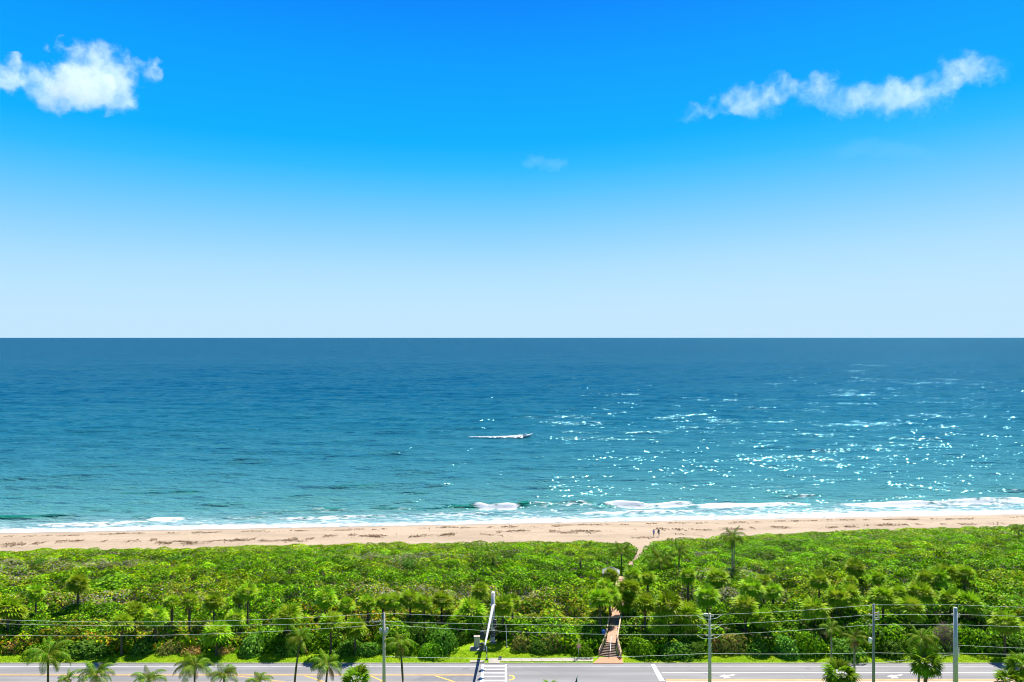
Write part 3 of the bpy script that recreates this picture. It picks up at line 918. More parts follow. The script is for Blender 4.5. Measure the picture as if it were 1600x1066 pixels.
for key, th0, kap in (('up', 1.25, .55), ('high', 1.0, 1.9), ('mid', .65, 2.1), ('low', .15, 1.9), ('hang', -.45, 1.1)):
    FROND[key] = [np_mesh('frond', *frond_mesh(60 + 7 * i + len(key), th0, kap)[:2], M['coco_leaf'], frond_mesh(60 + 7 * i + len(key), th0, kap)[2]) for i in range(2)]
HANGDRY = [np_mesh('frond', *frond_mesh(90 + i, -.75, .75)[:2], M['dry_leaf']) for i in range(2)]

def coconut(cx, cy, rpx, base_y, label, group, by=None, nf=17, trunks=1, lean=0.0, wind=-.35, pale=False, dry=2, dead_label=True, seed=0):
    """crown heart at pixel (cx, cy), frond length rpx; stands at distance base_y (m) or on foot row by"""
    if by is not None: base_y = at(cx, by, 1.0).y
    x, z = xat(cx, base_y), zat(cy, base_y)
    L = rpx * base_y / F
    r = random.Random(int(cx * 3 + cy) + seed)
    t = empty('coconut_palm', (x - lean, base_y, 1.0), 0, label, 'palm', group)
    h = z - 1.0
    tm = trunk_mesh(h, .17, .10, (lean, 0), 'trunk_pale' if pale else 'trunk', segs=12, seed=int(cx))
    link('trunk', tm, t)
    for q in range(1, trunks):
        t2 = link('trunk', trunk_mesh(h * (.82 + .1 * q), .15, .09, (lean + .1, 0), 'trunk_pale', segs=10, seed=q), t)
        t2.location = (.38 * q - .8 * (q == 2), .1 * q, 0)
    head = Vector((lean, 0, h))
    kinds = ['up'] * 2 + ['high'] * 5 + ['mid'] * 6 + ['low'] * 4
    for k in range(nf):
        kd = kinds[k % len(kinds)]
        f = link('frond', r.choice(FROND[kd]), t)
        f.location = head
        az = k * 2.399963 + r.uniform(-.3, .3)
        # the sea wind combs the fronds towards one side
        vx, vy = math.cos(az) + wind * .9, math.sin(az) - .15 * abs(wind)
        az = math.atan2(vy, vx)
        s = L * r.uniform(.85, 1.12) * (.85 if kd == 'up' else 1.0)
        f.scale = (s, s * r.uniform(.85, 1.1), s)
        f.rotation_euler = (r.uniform(-.35, .35), r.uniform(-.12, .12), az)
    for k in range(dry):
        f = link('frond', r.choice(HANGDRY), t)
        if dead_label: f['label'] = 'dry yellow-brown hanging frond'
        f.location = head + Vector((0, 0, -.05))
        s = L * r.uniform(.55, .8); f.scale = (s, s, s); f.rotation_euler = (0, 0, r.uniform(0, 6.28))
    # nuts and leaf bases at the heart
    hb = MB()
    for k in range(7):
        a = k * .9; c = Vector((math.cos(a) * .17, math.sin(a) * .17, -.16 + .03 * (k % 3)))
        ico(hb, c, .12)
    o = hb.build('coconut', M['trunk_pale'], t, True); o.location = head
    return t

def ico(mb, c, r, sc=(1, 1, 1), n=6, m=4):
    o = len(mb.v)
    mb.v.append((c[0], c[1], c[2] - r * sc[2]))
    for i in range(1, m):
        a = -PI / 2 + PI * i / m
        for k in range(n):
            b = 2 * PI * k / n
            mb.v.append((c[0] + r * sc[0] * math.cos(a) * math.cos(b), c[1] + r * sc[1] * math.cos(a) * math.sin(b), c[2] + r * sc[2] * math.sin(a)))
    mb.v.append((c[0], c[1], c[2] + r * sc[2]))
    e = len(mb.v) - 1
    for k in range(n):
        k2 = (k + 1) % n
        mb.f.append((o, o + 1 + k2, o + 1 + k))
        for i in range(m - 2):
            q = o + 1 + i * n
            mb.f.append((q + k, q + k2, q + n + k2, q + n + k))
        q = o + 1 + (m - 2) * n
        mb.f.append((q + k, q + k2, e))

# leaf domes for single bushes
def bush_mesh(seed, pal, nleaf=1500, leaf=.14, m='bush_leaf'):
    g = np.random.default_rng(seed)
    # several lobes make one bush
    lobes = [(0, 0, 0, 1.0)] + [(g.uniform(-.7, .7), g.uniform(-.6, .6), g.uniform(-.05, .15), g.uniform(.42, .68)) for _ in range(7)]
    A = np.array(lobes)
    pr = A[:, 3] ** 2; pr /= pr.sum()
    k = g.choice(len(A), nleaf, p=pr)
    d = norm(g.normal(size=(nleaf, 3))); d[:, 2] = np.abs(d[:, 2]) * .95 - .02
    d = norm(d)
    rad = A[k, 3] * np.where(k == 0, .72, 1.0) * (1 - np.minimum(g.exponential(.07, nleaf), .5))
    C = A[k, :3] + d * rad[:, None]
    C[:, 2] = np.maximum(C[:, 2], .03)
    N_ = norm(d + .55 * g.normal(size=(nleaf, 3)) + np.array([0, 0, .25]))
    V, Fq = leaf_quads(C, N_, g.uniform(.7, 1.3, nleaf) * leaf, .72)
    pal = np.array(pal)
    c = pal[g.integers(0, len(pal), nleaf)] * g.uniform(.75, 1.3, (nleaf, 1))
    return np_mesh('foliage', V, Fq, M[m], c)
BUSH = {
    'grape': [bush_mesh(200 + i, [(.055, .135, .010), (.07, .155, .012), (.035, .095, .010)], 1700, .15) for i in range(3)],
    'lime': [bush_mesh(210 + i, [(.075, .18, .004), (.10, .19, .004), (.05, .125, .006)], 1700, .13) for i in range(3)],
    'olive': [bush_mesh(220 + i, [(.10, .13, .016), (.13, .15, .02), (.06, .09, .014), (.16, .11, .03)], 1500, .13) for i in range(3)],
    'dark': [bush_mesh(230 + i, [(.028, .078, .007), (.04, .10, .008), (.06, .13, .008)], 1700, .13) for i in range(2)],
    'rust': [bush_mesh(240 + i, [(.30, .15, .04), (.22, .15, .04), (.12, .13, .02), (.36, .20, .07)], 1200, .12) for i in range(2)],
}
def stems():
    mb = MB(); r = random.Random(5)
    for k in range(6):
        a = k * 1.05; mb.tube([(0, 0, 0), (.25 * math.cos(a), .25 * math.sin(a), .3), (.6 * math.cos(a + .2), .6 * math.sin(a + .2), .62)], [.035, .025, .01], 5)
    return mb.mesh('stem', M['bark'])
STEMS = stems()
def bush(kind, px, by, wpx, hpx, label, group='bushes at the front of the scrub'):
    p = at(px, by, 1.0)
    w = wpx * p.y / F / 2; h = hpx * p.y / F
    r = random.Random(int(px * 5 + by))
    t = empty('bush', (p.x, p.y + w * .35 + .55, 1.0), r.uniform(0, 6.28), label, 'bush', group)
    f = link('foliage', r.choice(BUSH[kind]), t); f.scale = (w, w * .85, h)
    s = link('stem', STEMS, t); s.scale = (w, w * .85, h)
    return t
# ------------------------------------------------------------------ boardwalk
GZ = 1.0
DZ = 2.2                                   # deck height
bw = empty('boardwalk', (BW0.x, BW0.y, GZ), 0, 'pinkish timber beach boardwalk with wooden rails rising from the red paving into the scrub', 'boardwalk')
bw.rotation_euler = (0, 0, -math.atan2(bdir.x, bdir.y))      # local +Y runs along the deck
BL = (BW1 - BW0).length
dm = MB(); y = .08
while y < BL:
    dm.box((random.uniform(-.008, .008), y, DZ - GZ + random.uniform(-.004, .004)), (1.62, .138, .04)); y += .148
tag(dm.build('deck', M['wood'], bw), kind='stuff')
jm = MB()
for sx in (-.72, .72): jm.box((sx, BL / 2, DZ - GZ - .12), (.07, BL, .18))
jm.build('joist', M['wood_dark'], bw)
post = MB().box((0, 0, 1.05), (.10, .10, 2.25)).mesh('post', M['rail_wood'])
for i in range(int(BL / 2.2) + 1):
    for sx in (-.90, .90):
        o = link('post', post, bw); o.location = (sx, .06 + i * 2.2, 0)
for sx in (-.90, .90):
    MB().box((sx, BL / 2, DZ - GZ + .99), (.19, BL, .045)).build('handrail', M['rail_wood'], bw)
    for hz in (.40, .68):
        MB().box((sx, BL / 2, DZ - GZ + hz), (.05, BL, .12)).build('rail', M['rail_wood'], bw)
# bottom stairs: flared, dark treads that paint in the shade, white centre rail
NS = 8
for k in range(NS):
    t_ = (k + 1) / (NS + 1)
    wd = 3.1 - 1.35 * t_
    yk = -2.35 + 2.35 * t_; zk = (DZ - GZ) * (k + 1) / (NS + 1)
    o = MB().box((0, yk, zk), (wd, .27, .045)).build('tread', M['wood_dark'], bw)
    MB().box((0, yk + .12, zk - .08), (wd - .02, .025, .11)).build('riser', M['wood_dark'], bw)
    MB().box((0, yk - .1325, zk + .012), (wd - .02, .022, .035)).build('nosing', M['rail_wood'], bw)
for sx in (-1, 1):
    a, b = Vector((sx * 1.62, -2.45, .02)), Vector((sx * .90, .02, DZ - GZ))
    MB().bar(a + Vector((0, 0, .05)), b + Vector((0, 0, -.10)), .06, .28).build('stringer', M['wood_dark'], bw)
    for hz, hh_ in ((.98, .06), (.55, .11)):
        MB().bar(a + Vector((0, 0, hz)), b + Vector((0, 0, hz)), .13, hh_).build('handrail', M['rail_wood'], bw)
    MB().box((a.x, a.y, .52), (.12, .12, 1.05)).build('post', M['rail_wood'], bw)
    m_ = a.lerp(b, .5)
    MB().box((m_.x, m_.y, m_.z + .42), (.10, .10, 1.1)).build('post', M['rail_wood'], bw)
cr_ = MB(); cr_.tube([(0, -2.4, 0), (0, -2.4, .95), (0, -.1, DZ - GZ + .95), (0, -.1, DZ - GZ)], .035, 7)
cr_.build('centre_rail', M['white_metal'], bw)
# far flight up to the dune crossover
for k in range(5):
    MB().box((0, BL + .15 + k * .55, DZ - GZ + .12 * (k + 1)), (1.6, .50, .05)).build('tread', M['wood'], bw)
    MB().box((0, BL + .42 + k * .55, DZ - GZ + .12 * (k + 1) + .03), (1.58, .03, .10)).build('riser', M['wood_dark'], bw)
MB().box((0, BL + 2.8 + .9, DZ - GZ + .66), (1.6, 1.8, .05)).build('landing', M['wood'], bw)
for sx in (-.9, .9):
    MB().bar((sx, BL, DZ - GZ + .99), (sx, BL + 2.7, DZ - GZ + 1.62), .12, .05).build('handrail', M['rail_wood'], bw)
    o = link('post', post, bw); o.location = (sx, BL + 2.7, .6)
for k in range(6):
    MB().box((0, BL + 4.75 + k * .3, DZ - GZ + .62 - .26 * (k + 1)), (1.5, .29, .05)).build('tread', M['wood'], bw)
def on_deck(px, py, z=DZ + .03): return at(px, py, z)
p = on_deck(965.2, 973.5)
tag(MB().box((0, 0, .012), (.72, 1.5, .02), -.22).build('mat', M['rubber']), 'small flat grey patch lying on the boardwalk deck', 'mat').location = p  # thin flat grey patch on top of the deck boards
# notice by the right rail
p = on_deck(967.6, 991)
t = empty('notice_board', p, -.22, 'small pink and white notice board fixed above the right boardwalk rail', 'notice board')
MB().box((0, 0, .45), (.07, .07, .9)).build('post', M['rail_wood'], t)
MB().box((0, -.05, .78), (.62, .04, .5)).build('panel', M['white_metal'], t)
MB().box((-.06, -.075, .86), (.42, .012, .28)).build('poster', M['pink'], t)
# blue sign left of the stair head
p = at(943, 1003, 1.6)
t = empty('blue_sign', (p.x, p.y, 1.0), -.1, 'small blue sign on a post left of the boardwalk stair head', 'sign')
MB().tube([(0, 0, 0), (0, 0, 2.55)], .035, 7).build('post', M['galv'], t)
MB().box((0, -.05, 2.2), (.52, .03, .68)).build('panel', M['blue'], t)
MB().box((0, -.068, 2.32), (.30, .006, .10)).build('stripe', M['white_metal'], t)
# orange-brown sign with a lime plate above it
p = at(904.3, 1027.5, 1.0)
t = empty('park_sign', p, 0, 'thin white post carrying an orange-brown square sign under a small lime plate', 'sign')
MB().tube([(0, 0, 0), (0, 0, 2.75)], .035, 7).build('post', M['white_metal'], t)
MB().box((0, -.05, 1.66), (.64, .03, .60)).build('panel', M['sign_brown'], t)
MB().box((0, -.068, 1.70), (.36, .006, .10)).build('stripe', M['white_metal'], t)
MB().box((0, -.05, 2.52), (.24, .03, .42)).build('plate', M['sign_lime'], t)

# picnic shelter with a pale hip roof
p = at(957, 913, 1.0)
t = empty('shelter', (p.x - .3, p.y, 1.0), -.15, 'small open shelter with pale grey hip roof half hidden among the scrub palms', 'shelter')
for sx in (-1.3, 1.3):
    for sy in (-1.1, 1.1):
        MB().box((sx, sy, 1.2), (.14, .14, 2.4)).build('post', M['wood_dark'], t)
e = 1.65; c_ = [(-e, -1.4, 2.35), (e, -1.4, 2.35), (e, 1.4, 2.35), (-e, 1.4, 2.35)]; r0_, r1_ = (-.35, 0, 3.25), (.35, 0, 3.25)
for q in ([c_[0], c_[1], r1_, r0_], [c_[1], c_[2], r1_], [c_[2], c_[3], r0_, r1_], [c_[3], c_[0], r0_]):
    low = [(a, b, z - .09) for a, b, z in q]; n_ = len(q)
    MB().add(q + low, [tuple(range(n_)), tuple(range(2 * n_ - 1, n_ - 1, -1))] + [(i, (i + 1) % n_, n_ + (i + 1) % n_, n_ + i) for i in range(n_)]).build('roof_panel', M['roof'], t)
MB().tube([r0_, r1_], .09, 6).build('ridge', M['roof'], t)
for q in c_:
    MB().tube([(q[0], q[1], q[2] + .02), (r0_ if q[0] < 0 else r1_)], .05, 5).build('hip_cap', M['roof'], t)

# ------------------------------------------------------------------ signal mast over the crosswalk
p = at(770.5, 1004, 1.0)
ms_ = empty('signal_mast', p, 0, 'tall grey traffic signal mast whose long arm reaches over the crosswalk', 'signal mast')
PH = zat(925.5, p.y) - 1.0
MB().tube([(0, 0, 0), (0, 0, PH)], [.34, .26], 12).build('post', M['galv'], ms_, True)
MB().tube([(0, 0, 0), (0, 0, .12)], .55, 10).build('base', M['concrete'], ms_)
MB().tube([(0, 0, PH), (0, 0, PH + .10)], [.28, .12], 12).build('cap', M['white_metal'], ms_)
MB().box((-.05, -.46, .85), (.62, .22, 1.1)).build('control_box', M['galv'], ms_)
AZ = zat(945, p.y) - 1.0
a0 = Vector((0, -.22, AZ)); ae_y = (CAMZ - (1 + AZ + .15)) * F / (1009 - HOR)
a1 = Vector((xat(757.6, ae_y) - p.x, ae_y - p.y, AZ + .15))
arm_pts = [a0.lerp(a1, k / 8) for k in range(9)]
MB().tube(arm_pts, [.25 - .13 * k / 8 for k in range(9)], 10).build('arm', M['galv'], ms_, True)
MB().box((0, -.10, AZ), (.82, .36, .16)).build('clamp', M['galv'], ms_)
def signal(tpos, side, drop, n=3):
    c = a0.lerp(a1, tpos) + Vector((side, 0, -drop))
    b = MB().box((c.x, c.y, c.z), (.26, .36, .36 * n)).build('signal_head', M['dark'], ms_)
    sx = 1 if side > 0 else -1
    for i in range(n):
        z = c.z + (i - (n - 1) / 2) * .36
        v = MB().tube([(c.x + sx * .13, c.y, z), (c.x + sx * .42, c.y, z - .02)], .16, 8, False).build('visor', M['dark'], b)
    hx = a0.lerp(a1, tpos)
    MB().bar((hx.x, hx.y, hx.z), (c.x, c.y, hx.z), .05, .05).build('bracket', M['galv'], ms_)
for tp, sd_, dr_ in ((.42, .55, .30), (.60, .50, .75), (.72, -.55, .25), (.93, -.42, .55)):
    signal(tp, sd_, dr_)
# push-button post, slim white pole, cabinet, bin
p = at(760.5, 1031, 1.0)
t = empty('crossing_post', p, 0, 'short thin white crossing post with dark push button at the kerb ramp', 'post')
MB().tube([(0, 0, 0), (0, 0, 1.9)], .045, 8).build('post', M['white_metal'], t)
MB().box((0, -.06, 1.05), (.13, .08, .3)).build('push_button', M['dark'], t)
MB().tube([(0, 0, 0), (0, 0, .32)], [.20, .09], 8).build('base', M['dark'], t)
p = at(792.2, 1012, 1.0)
t = empty('marker_pole', p, 0, 'slim white pole leaning slightly beside the signal mast', 'pole')
MB().tube([(0, 0, 0), (xat(790.4, p.y) - p.x, 0, zat(975.5, p.y) - 1)], [.05, .04], 7).build('pole', M['white_metal'], t)
MB().tube([(0, 0, 0), (0, 0, .15)], .12, 7).build('base', M['concrete'], t)
p = at(744, 1013.5, 1.0)
t = empty('control_cabinet', p, 0, 'beige roadside control cabinet on a concrete slab beside the signal mast', 'cabinet')
pz = at(747, 1018, 1.0)
MB().box((.25, -.15, .07), (2.3, 1.5, .14)).build('slab', M['concrete'], t)
MB().box((.1, .25, .93), (.85, .60, 1.58)).build('body', M['beige'], t)
MB().box((.1, .25, 1.76), (.93, .68, .06)).build('lid', M['concrete'], t)
MB().box((.1, -.065, .95), (.70, .02, 1.35)).build('door', M['beige'], t)
MB().box((.36, -.085, .95), (.03, .03, .2)).build('handle', M['galv'], t)
MB().box((-.45, -.45, .24), (.75, .3, .2)).build('vault_lid', M['rubber'], t)
p = at(781.5, 1029.8, 1.0)
t = empty('drain_box', p, 0, 'small dark utility box at the near end of the pavement', 'utility box')
MB().box((0, 0, .14), (.42, .34, .28)).build('body', M['rubber'], t)
MB().box((0, 0, .30), (.48, .40, .03)).build('lid', M['dark'], t)

# ------------------------------------------------------------------ poles and wires
YP = 93.0
def pole(px, top, r0, r1, m, label, cat='utility pole', x_top=None):
    z1 = zat(top, YP)
    t = empty('utility_pole', (xat(px, YP), YP, 1.0), 0, label, cat, 'utility poles along the near side of the road')
    MB().tube([(0, 0, 0), (0, 0, (z1 - 1) * .5), (0, 0, z1 - 1)], [r0, (r0 + r1) / 2, r1], 12).build('shaft', M[m], t, True)
    return t, z1 - 1
def insulator(t, x, z, ln=.5, y=0):
    MB().bar((0, y, z), (x, y, z), .06, .06).build('bracket', M['galv'], t)
    mb = MB(); mb.tube([(x, y, z - .05), (x, y, z + .05), (x, y, z + .10), (x, y, z + .16), (x, y, z + .22)], [.05, .10, .06, .10, .05], 8)
    mb.build('insulator', M['pole_concrete'], t)
zrel = lambda row: zat(row, YP) - 1.0
t, h = pole(600, 958.5, .24, .15, 'pole_concrete', 'grey utility pole with a crossarm and bunched fittings left of the crosswalk')
MB().box((-.7, 0, zrel(971.5)), (1.8, .12, .14)).build('crossarm', M['pole_wood'], t)
for x_, rw in ((-1.45, 969.8), (-.5, 969.8)): insulator(t, x_, zrel(rw) - .1)
insulator(t, -.25, zrel(976)); insulator(t, .0, h - .05)
for x_, z_, y_ in ((-.42, 985, -.1), (.40, 984, -.1), (.28, 988, -.3)):
    MB().tube([(x_, y_, zrel(z_) - .35), (x_, y_, zrel(z_) + .25), (x_, y_, zrel(z_) + .33)], [.17, .17, .08], 9).build('transformer', M['galv'], t, True)
    MB().bar((0, 0, zrel(z_)), (x_, y_, zrel(z_)), .06, .06).build('bracket', M['galv'], t)
t, h = pole(1109, 958.5, .25, .15, 'pole_concrete', 'pale grey utility pole with looped jumper wires right of the boardwalk')
for rw in (961.5, 976.5, 992): 
    for sx in (-1, 1):
        insulator(t, sx * .45, zrel(rw) - .12)
    mb = MB(); c0 = zrel(rw)
    mb.tube([(-1.6, 0, c0), (-1.0, -.1, c0 - .38), (0, -.25, c0 - .42), (.9, -.1, c0 - .30), (1.5, 0, c0 + .05)], .028, 5); mb.build('jumper_wire', M['wire'], t)
MB().box((-.5, 0, zrel(960.5)), (.5, .25, .3)).build('switch_box', M['galv'], t)
t, h = pole(1365, 944.5, .21, .13, 'pole_wood', 'slim dark utility pole with a small grey lamp box low on its side')
for i, rw in enumerate((956, 960, 963.5, 967)): insulator(t, .62, zrel(rw) - .12)
insulator(t, -.55, zrel(960) - .12); insulator(t, -.55, zrel(976) - .12); insulator(t, 0, h - .05)
MB().tube([(-.48, -.1, zrel(1004.5)), (-.48, -.1, zrel(997)), (-.48, -.1, zrel(995.6))], [.21, .21, .10], 10).build('transformer', M['white_metal'], t, True)
MB().bar((0, 0, zrel(1000)), (-.48, -.1, zrel(1000)), .06, .06).build('bracket', M['galv'], t)
t, h = pole(1493, 949.5, .33, .24, 'galv', 'thick blue-grey steel utility pole, stoutest of the roadside poles')
MB().tube([(-.06, -.2, h - .4), (.12, -.2, h - .1)], [.22, .08], 8).build('cap', M['galv'], t)
mb = MB(); mb.tube([(.16, 0, h - .4), (.26, 0, zrel(945) + .02)], [.05, .04], 6); mb.build('top_pin', M['dark'], t)
for rw in (959.8, 962.8, 976): insulator(t, .48, zrel(rw) - .12); 
insulator(t, -.42, zrel(959.8) - .12); insulator(t, -.42, zrel(976) - .12)
for k in range(5): MB().box((.33, -.15, zrel(1012 + 3.2 * k)), (.12, .08, .06)).build('step_bolt', M['white_metal'], t)
pole(-200, 955, .24, .15, 'pole_concrete', 'grey utility pole beyond the left end of the wires')
pole(2100, 944, .24, .15, 'pole_concrete', 'grey utility pole beyond the right end of the wires')
def wire(label, knots, sags, rad=.016, dy=0.0):
    pts = []
    for (a, b), s in zip(zip(knots[:-1], knots[1:]), sags):
        n_ = 14
        for i in range(n_ + (1 if b is knots[-1] else 0)):
            t_ = i / n_
            px, py = a[0] + (b[0] - a[0]) * t_, a[1] + (b[1] - a[1]) * t_ + 4 * s * t_ * (1 - t_)
            pts.append((xat(px, YP), YP + dy, zat(py, YP)))
    o = MB().tube(pts, rad, 5).build('power_line', M['wire'])
    tag(o, label, 'power line', 'overhead wires strung between the roadside poles')
wire('topmost overhead wire strung across the pole tops above the road', [(-200, 958), (600, 958), (1109, 960.5), (1365, 945), (1493, 945), (2100, 945)], [14, 5.5, 2, .4, 7])
wire('middle overhead wire strung below the topmost one along the poles', [(-200, 967), (600, 971), (1109, 976.5), (1365, 960), (1493, 960), (2100, 962)], [9, 2.8, 1.5, .4, 5])
wire('third overhead wire down, lowest of the three upper power lines', [(-200, 985), (600, 976), (1109, 992), (1365, 976), (1493, 976), (2100, 976)], [13, 5, 1.5, .4, 6])
wire('low cable running past the poles just above the lawn strip', [(600, 1026), (1109, 1021), (1365, 1020), (1493, 1020.5), (2100, 1024)], [5, 1.5, .8, 3], .020)
wire('short cable leaving the thick steel pole midway up towards the right', [(1493, 1008), (2100, 1010)], [8], .016)
wire('sloping service wire dropping left from the thick steel pole', [(1300, 1040), (1493, 1022.5)], [2], .016)

# ------------------------------------------------------------------ pennant tip by the near kerb
py_ = 90.0
t = empty('pennant_pole', (xat(901, py_), py_, 1.0), 0, 'navy pennant on a thin white pole poking up at the near edge of the road', 'flag')
zt_ = zat(1056.5, py_) - 1
MB().tube([(0, 0, 0), (.1, 0, zt_ + .25)], .025, 6).build('pole', M['white_metal'], t)
MB().add([(.06, 0, zt_), (.04, 0, zt_ - 1.0), (-.30, .05, zt_ - .95), (-.10, .03, zt_ - .55), (.06, .02, zt_), (.04, .02, zt_ - 1.0), (-.30, .07, zt_ - .95), (-.10, .05, zt_ - .55)],
         [(0, 3, 2, 1), (4, 5, 6, 7), (0, 4, 7, 3), (3, 7, 6, 2), (2, 6, 5, 1), (1, 5, 4, 0)]).build('pennant', M['navy'], t)

# ------------------------------------------------------------------ palms in the scrub
SABALS = [
 (56, 925, 13, 985, 'round cabbage palm on a bare slender trunk, alone above the rusty scrub patch'),
 (122, 911, 17, 968, 'shaggy cabbage palm with a dark trunk beside a bright green mound'),
 (12, 950, 19, 1006, 'broad cabbage palm cut by the left picture edge'),
 (30, 957, 12, 1002, 'half-hidden cabbage palm just right of the one at the left picture edge'),
 (190, 973, 17, 1024, 'cabbage palm with long dark trunk reaching down to the teal bush by the lawn'),
 (211, 955, 16, 1010, 'bushy cabbage palm behind and right of the one over the teal bush'),
 (243, 961, 16, 1014, 'dark-trunked cabbage palm, third in the left cluster under the wires'),
 (269, 940, 13, 1000, 'slender cabbage palm left of a close dark-trunked neighbour'),
 (296, 938, 14, 998, 'dark-trunked cabbage palm between two slimmer palms in the left row'),
 (334, 939, 15, 990, 'leafy cabbage palm with a hidden trunk in the left row behind the wires'),
 (374, 931, 11, 984, 'small leaning cabbage palm close beside a taller one'),
 (387, 924, 14, 990, 'tall cabbage palm on a clear dark trunk, highest of the left row'),
 (368, 964, 14, 1004, 'squat cabbage palm below the tall one of the left row'),
 (338, 988, 20, 1024, 'broad low cabbage palm rising right behind the orange bushes by the lawn'),
 (450, 960, 18, 1016, 'full cabbage palm behind the windblown coconut palm left of the pole'),
 (508, 933, 17, 985, 'pale crowned cabbage palm in a dark gap left of the grey pole with fittings'),
 (541, 946, 14, 996, 'small cabbage palm up left of the grey pole with fittings'),
 (517, 972, 19, 1022, 'yellow-edged cabbage palm with a long trunk left of the grey pole with fittings'),
 (555, 980, 18, 1024, 'wide cabbage palm immediately left of the grey pole with fittings'),
 (575, 941, 14, 990, 'round cabbage palm above the pole top, left of its wires'),
 (598, 939, 12, 988, 'small cabbage palm directly behind the top of the grey pole with fittings'),
 (616, 938, 13, 986, 'cabbage palm just right behind the grey pole with fittings'),
 (641, 934, 16, 984, 'larger cabbage palm second right behind the grey pole with fittings'),
 (663, 940, 13, 988, 'drooping cabbage palm midway between the grey pole and signal mast'),
 (690, 937, 17, 982, 'neat fan-shaped cabbage palm with visible trunk, upslope of the signal mast'),
 (750, 921, 13, 975, 'cabbage palm whose crown peeps up left of the signal mast top'),
 (737, 953, 21, 990, 'big drooping cabbage palm left of the signal mast post'),
 (720, 967, 14, 996, 'low cabbage palm over the beige control cabinet'),
 (786, 945, 17, 1000, 'cabbage palm touching the right side of the signal mast'),
 (801, 938, 11, 985, 'little cabbage palm behind the one right of the signal mast'),
 (938, 935, 19, 1000, 'large cabbage palm leaning over the left boardwalk rail'),
 (946, 914, 14, 972, 'cabbage palm on the near side of the pale shelter roof'),
 (955, 898, 12, 934, 'cabbage palm growing against the pale shelter roof'),
 (987, 899, 15, 950, 'rounded cabbage palm right of the far boardwalk steps'),
 (987, 919, 16, 975, 'cabbage palm below the rounded one by the far boardwalk steps'),
 (1012, 902, 11, 944, 'little dark cabbage palm right of the sand path kink'),
 (976, 941, 20, 977, 'cabbage palm arching over and hiding the far part of the boardwalk deck'),
 (953, 928, 15, 984, 'cabbage palm just left of the far boardwalk rail above the big leaning one'),
 (978, 919, 15, 972, 'cabbage palm crowding the right side of the far boardwalk'),
 (1008, 942, 17, 1000, 'cabbage palm with a dark skirt right of the boardwalk'),
 (1045, 944, 21, 1008, 'large cabbage palm between the boardwalk and the pole with looped wires'),
 (1075, 960, 21, 1006, 'low spreading cabbage palm left of the pole with looped wires'),
 (1030, 975, 15, 1014, 'young cabbage palm above the right-hand stair bush'),
 (1075, 898, 13, 944, 'slender cabbage palm standing clear left of the twin-trunk coconut palm'),
 (1105, 930, 17, 984, 'cabbage palm above the pole with looped wires'),
 (1122, 901, 17, 935, 'dense squat cabbage palm at the foot of the twin-trunk coconut palm'),
 (1175, 918, 18, 970, 'full cabbage palm right of the twin-trunk coconut palm'),
 (1193, 908, 13, 955, 'cabbage palm behind the full one right of the twin-trunk palm'),
 (1165, 946, 18, 1000, 'cabbage palm upper right of the pole with looped wires'),
 (1192, 964, 16, 1012, 'cabbage palm at wire height right of the pole with looped wires'),
 (1208, 922, 14, 970, 'smaller cabbage palm in the middle of the right scrub row'),
 (1280, 907, 14, 950, 'solitary low cabbage palm amid the bright green vines'),
 (1337, 885, 15, 922, 'highest placed cabbage palm on the right, nearest the beach'),
 (1330, 908, 10, 945, 'tiny cabbage palm below the highest placed one'),
 (1308, 932, 18, 990, 'cabbage palm with black shade under it, left of a twin'),
 (1327, 927, 17, 985, 'twin cabbage palm beside the one with black shade under it'),
 (1272, 950, 20, 1005, 'wide shaggy cabbage palm left of the two foreground coconut trunks'),
 (1372, 903, 12, 945, 'small cabbage palm above the slim dark pole'),
 (1380, 932, 20, 990, 'big round cabbage palm right behind the slim dark pole top'),
 (1405, 925, 13, 980, 'cabbage palm tucked right of the big round one by the slim pole'),
 (1438, 926, 20, 982, 'large cabbage palm upslope between slim pole and steel pole'),
 (1424, 949, 20, 1000, 'bright dome cabbage palm in front, between slim pole and steel pole'),
 (1446, 903, 12, 940, 'left small cabbage palm of the upper right clump'),
 (1465, 900, 17, 938, 'middle cabbage palm of the dense upper right clump'),
 (1479, 893, 16, 934, 'top cabbage palm of the dense upper right clump'),
 (1507, 896, 16, 934, 'dark cabbage palm right of the dense upper right clump'),
 (1485, 934, 16, 985, 'cabbage palm directly behind the steel pole top'),
 (1514, 942, 21, 995, 'yellow-tipped cabbage palm right of the steel pole top'),
 (1570, 972, 20, 1026, 'yellowish cabbage palm with a pale trunk right of the steel pole'),
]
for s_ in SABALS: sabal(*s_)
g2 = 'coconut palms on the dune'
coconut(971, 866, 26, 0, 'upright coconut palm in the beach scrub left of the sand path', g2, by=896, nf=15, wind=-.1, dry=0)
coconut(1031, 878, 30, 0, 'low spreading coconut palm right of the sand path', g2, by=899, nf=18, wind=0, dry=2)
coconut(1061, 864, 23, 0, 'coconut palm just right of the low spreading one', g2, by=894, nf=14, wind=.2, dry=2)
coconut(1144, 840, 24, 0, 'tall twin-trunk coconut palm rising above the dune against the sand', g2, by=902, nf=17, trunks=2, wind=.1, pale=True, dry=2)
coconut(907, 876, 12, 0, 'small stunted coconut palm left of the shelter roof', g2, by=894, nf=10, wind=-.1, dry=1)
coconut(770, 871, 19, 0, 'small coconut palm alone in low green scrub near the beach', g2, by=892, nf=13, wind=.2, dry=1)
coconut(1592, 828, 14, 0, 'small coconut palm at the beach edge by the right picture edge', g2, by=842, nf=11, wind=-.2, dry=0)

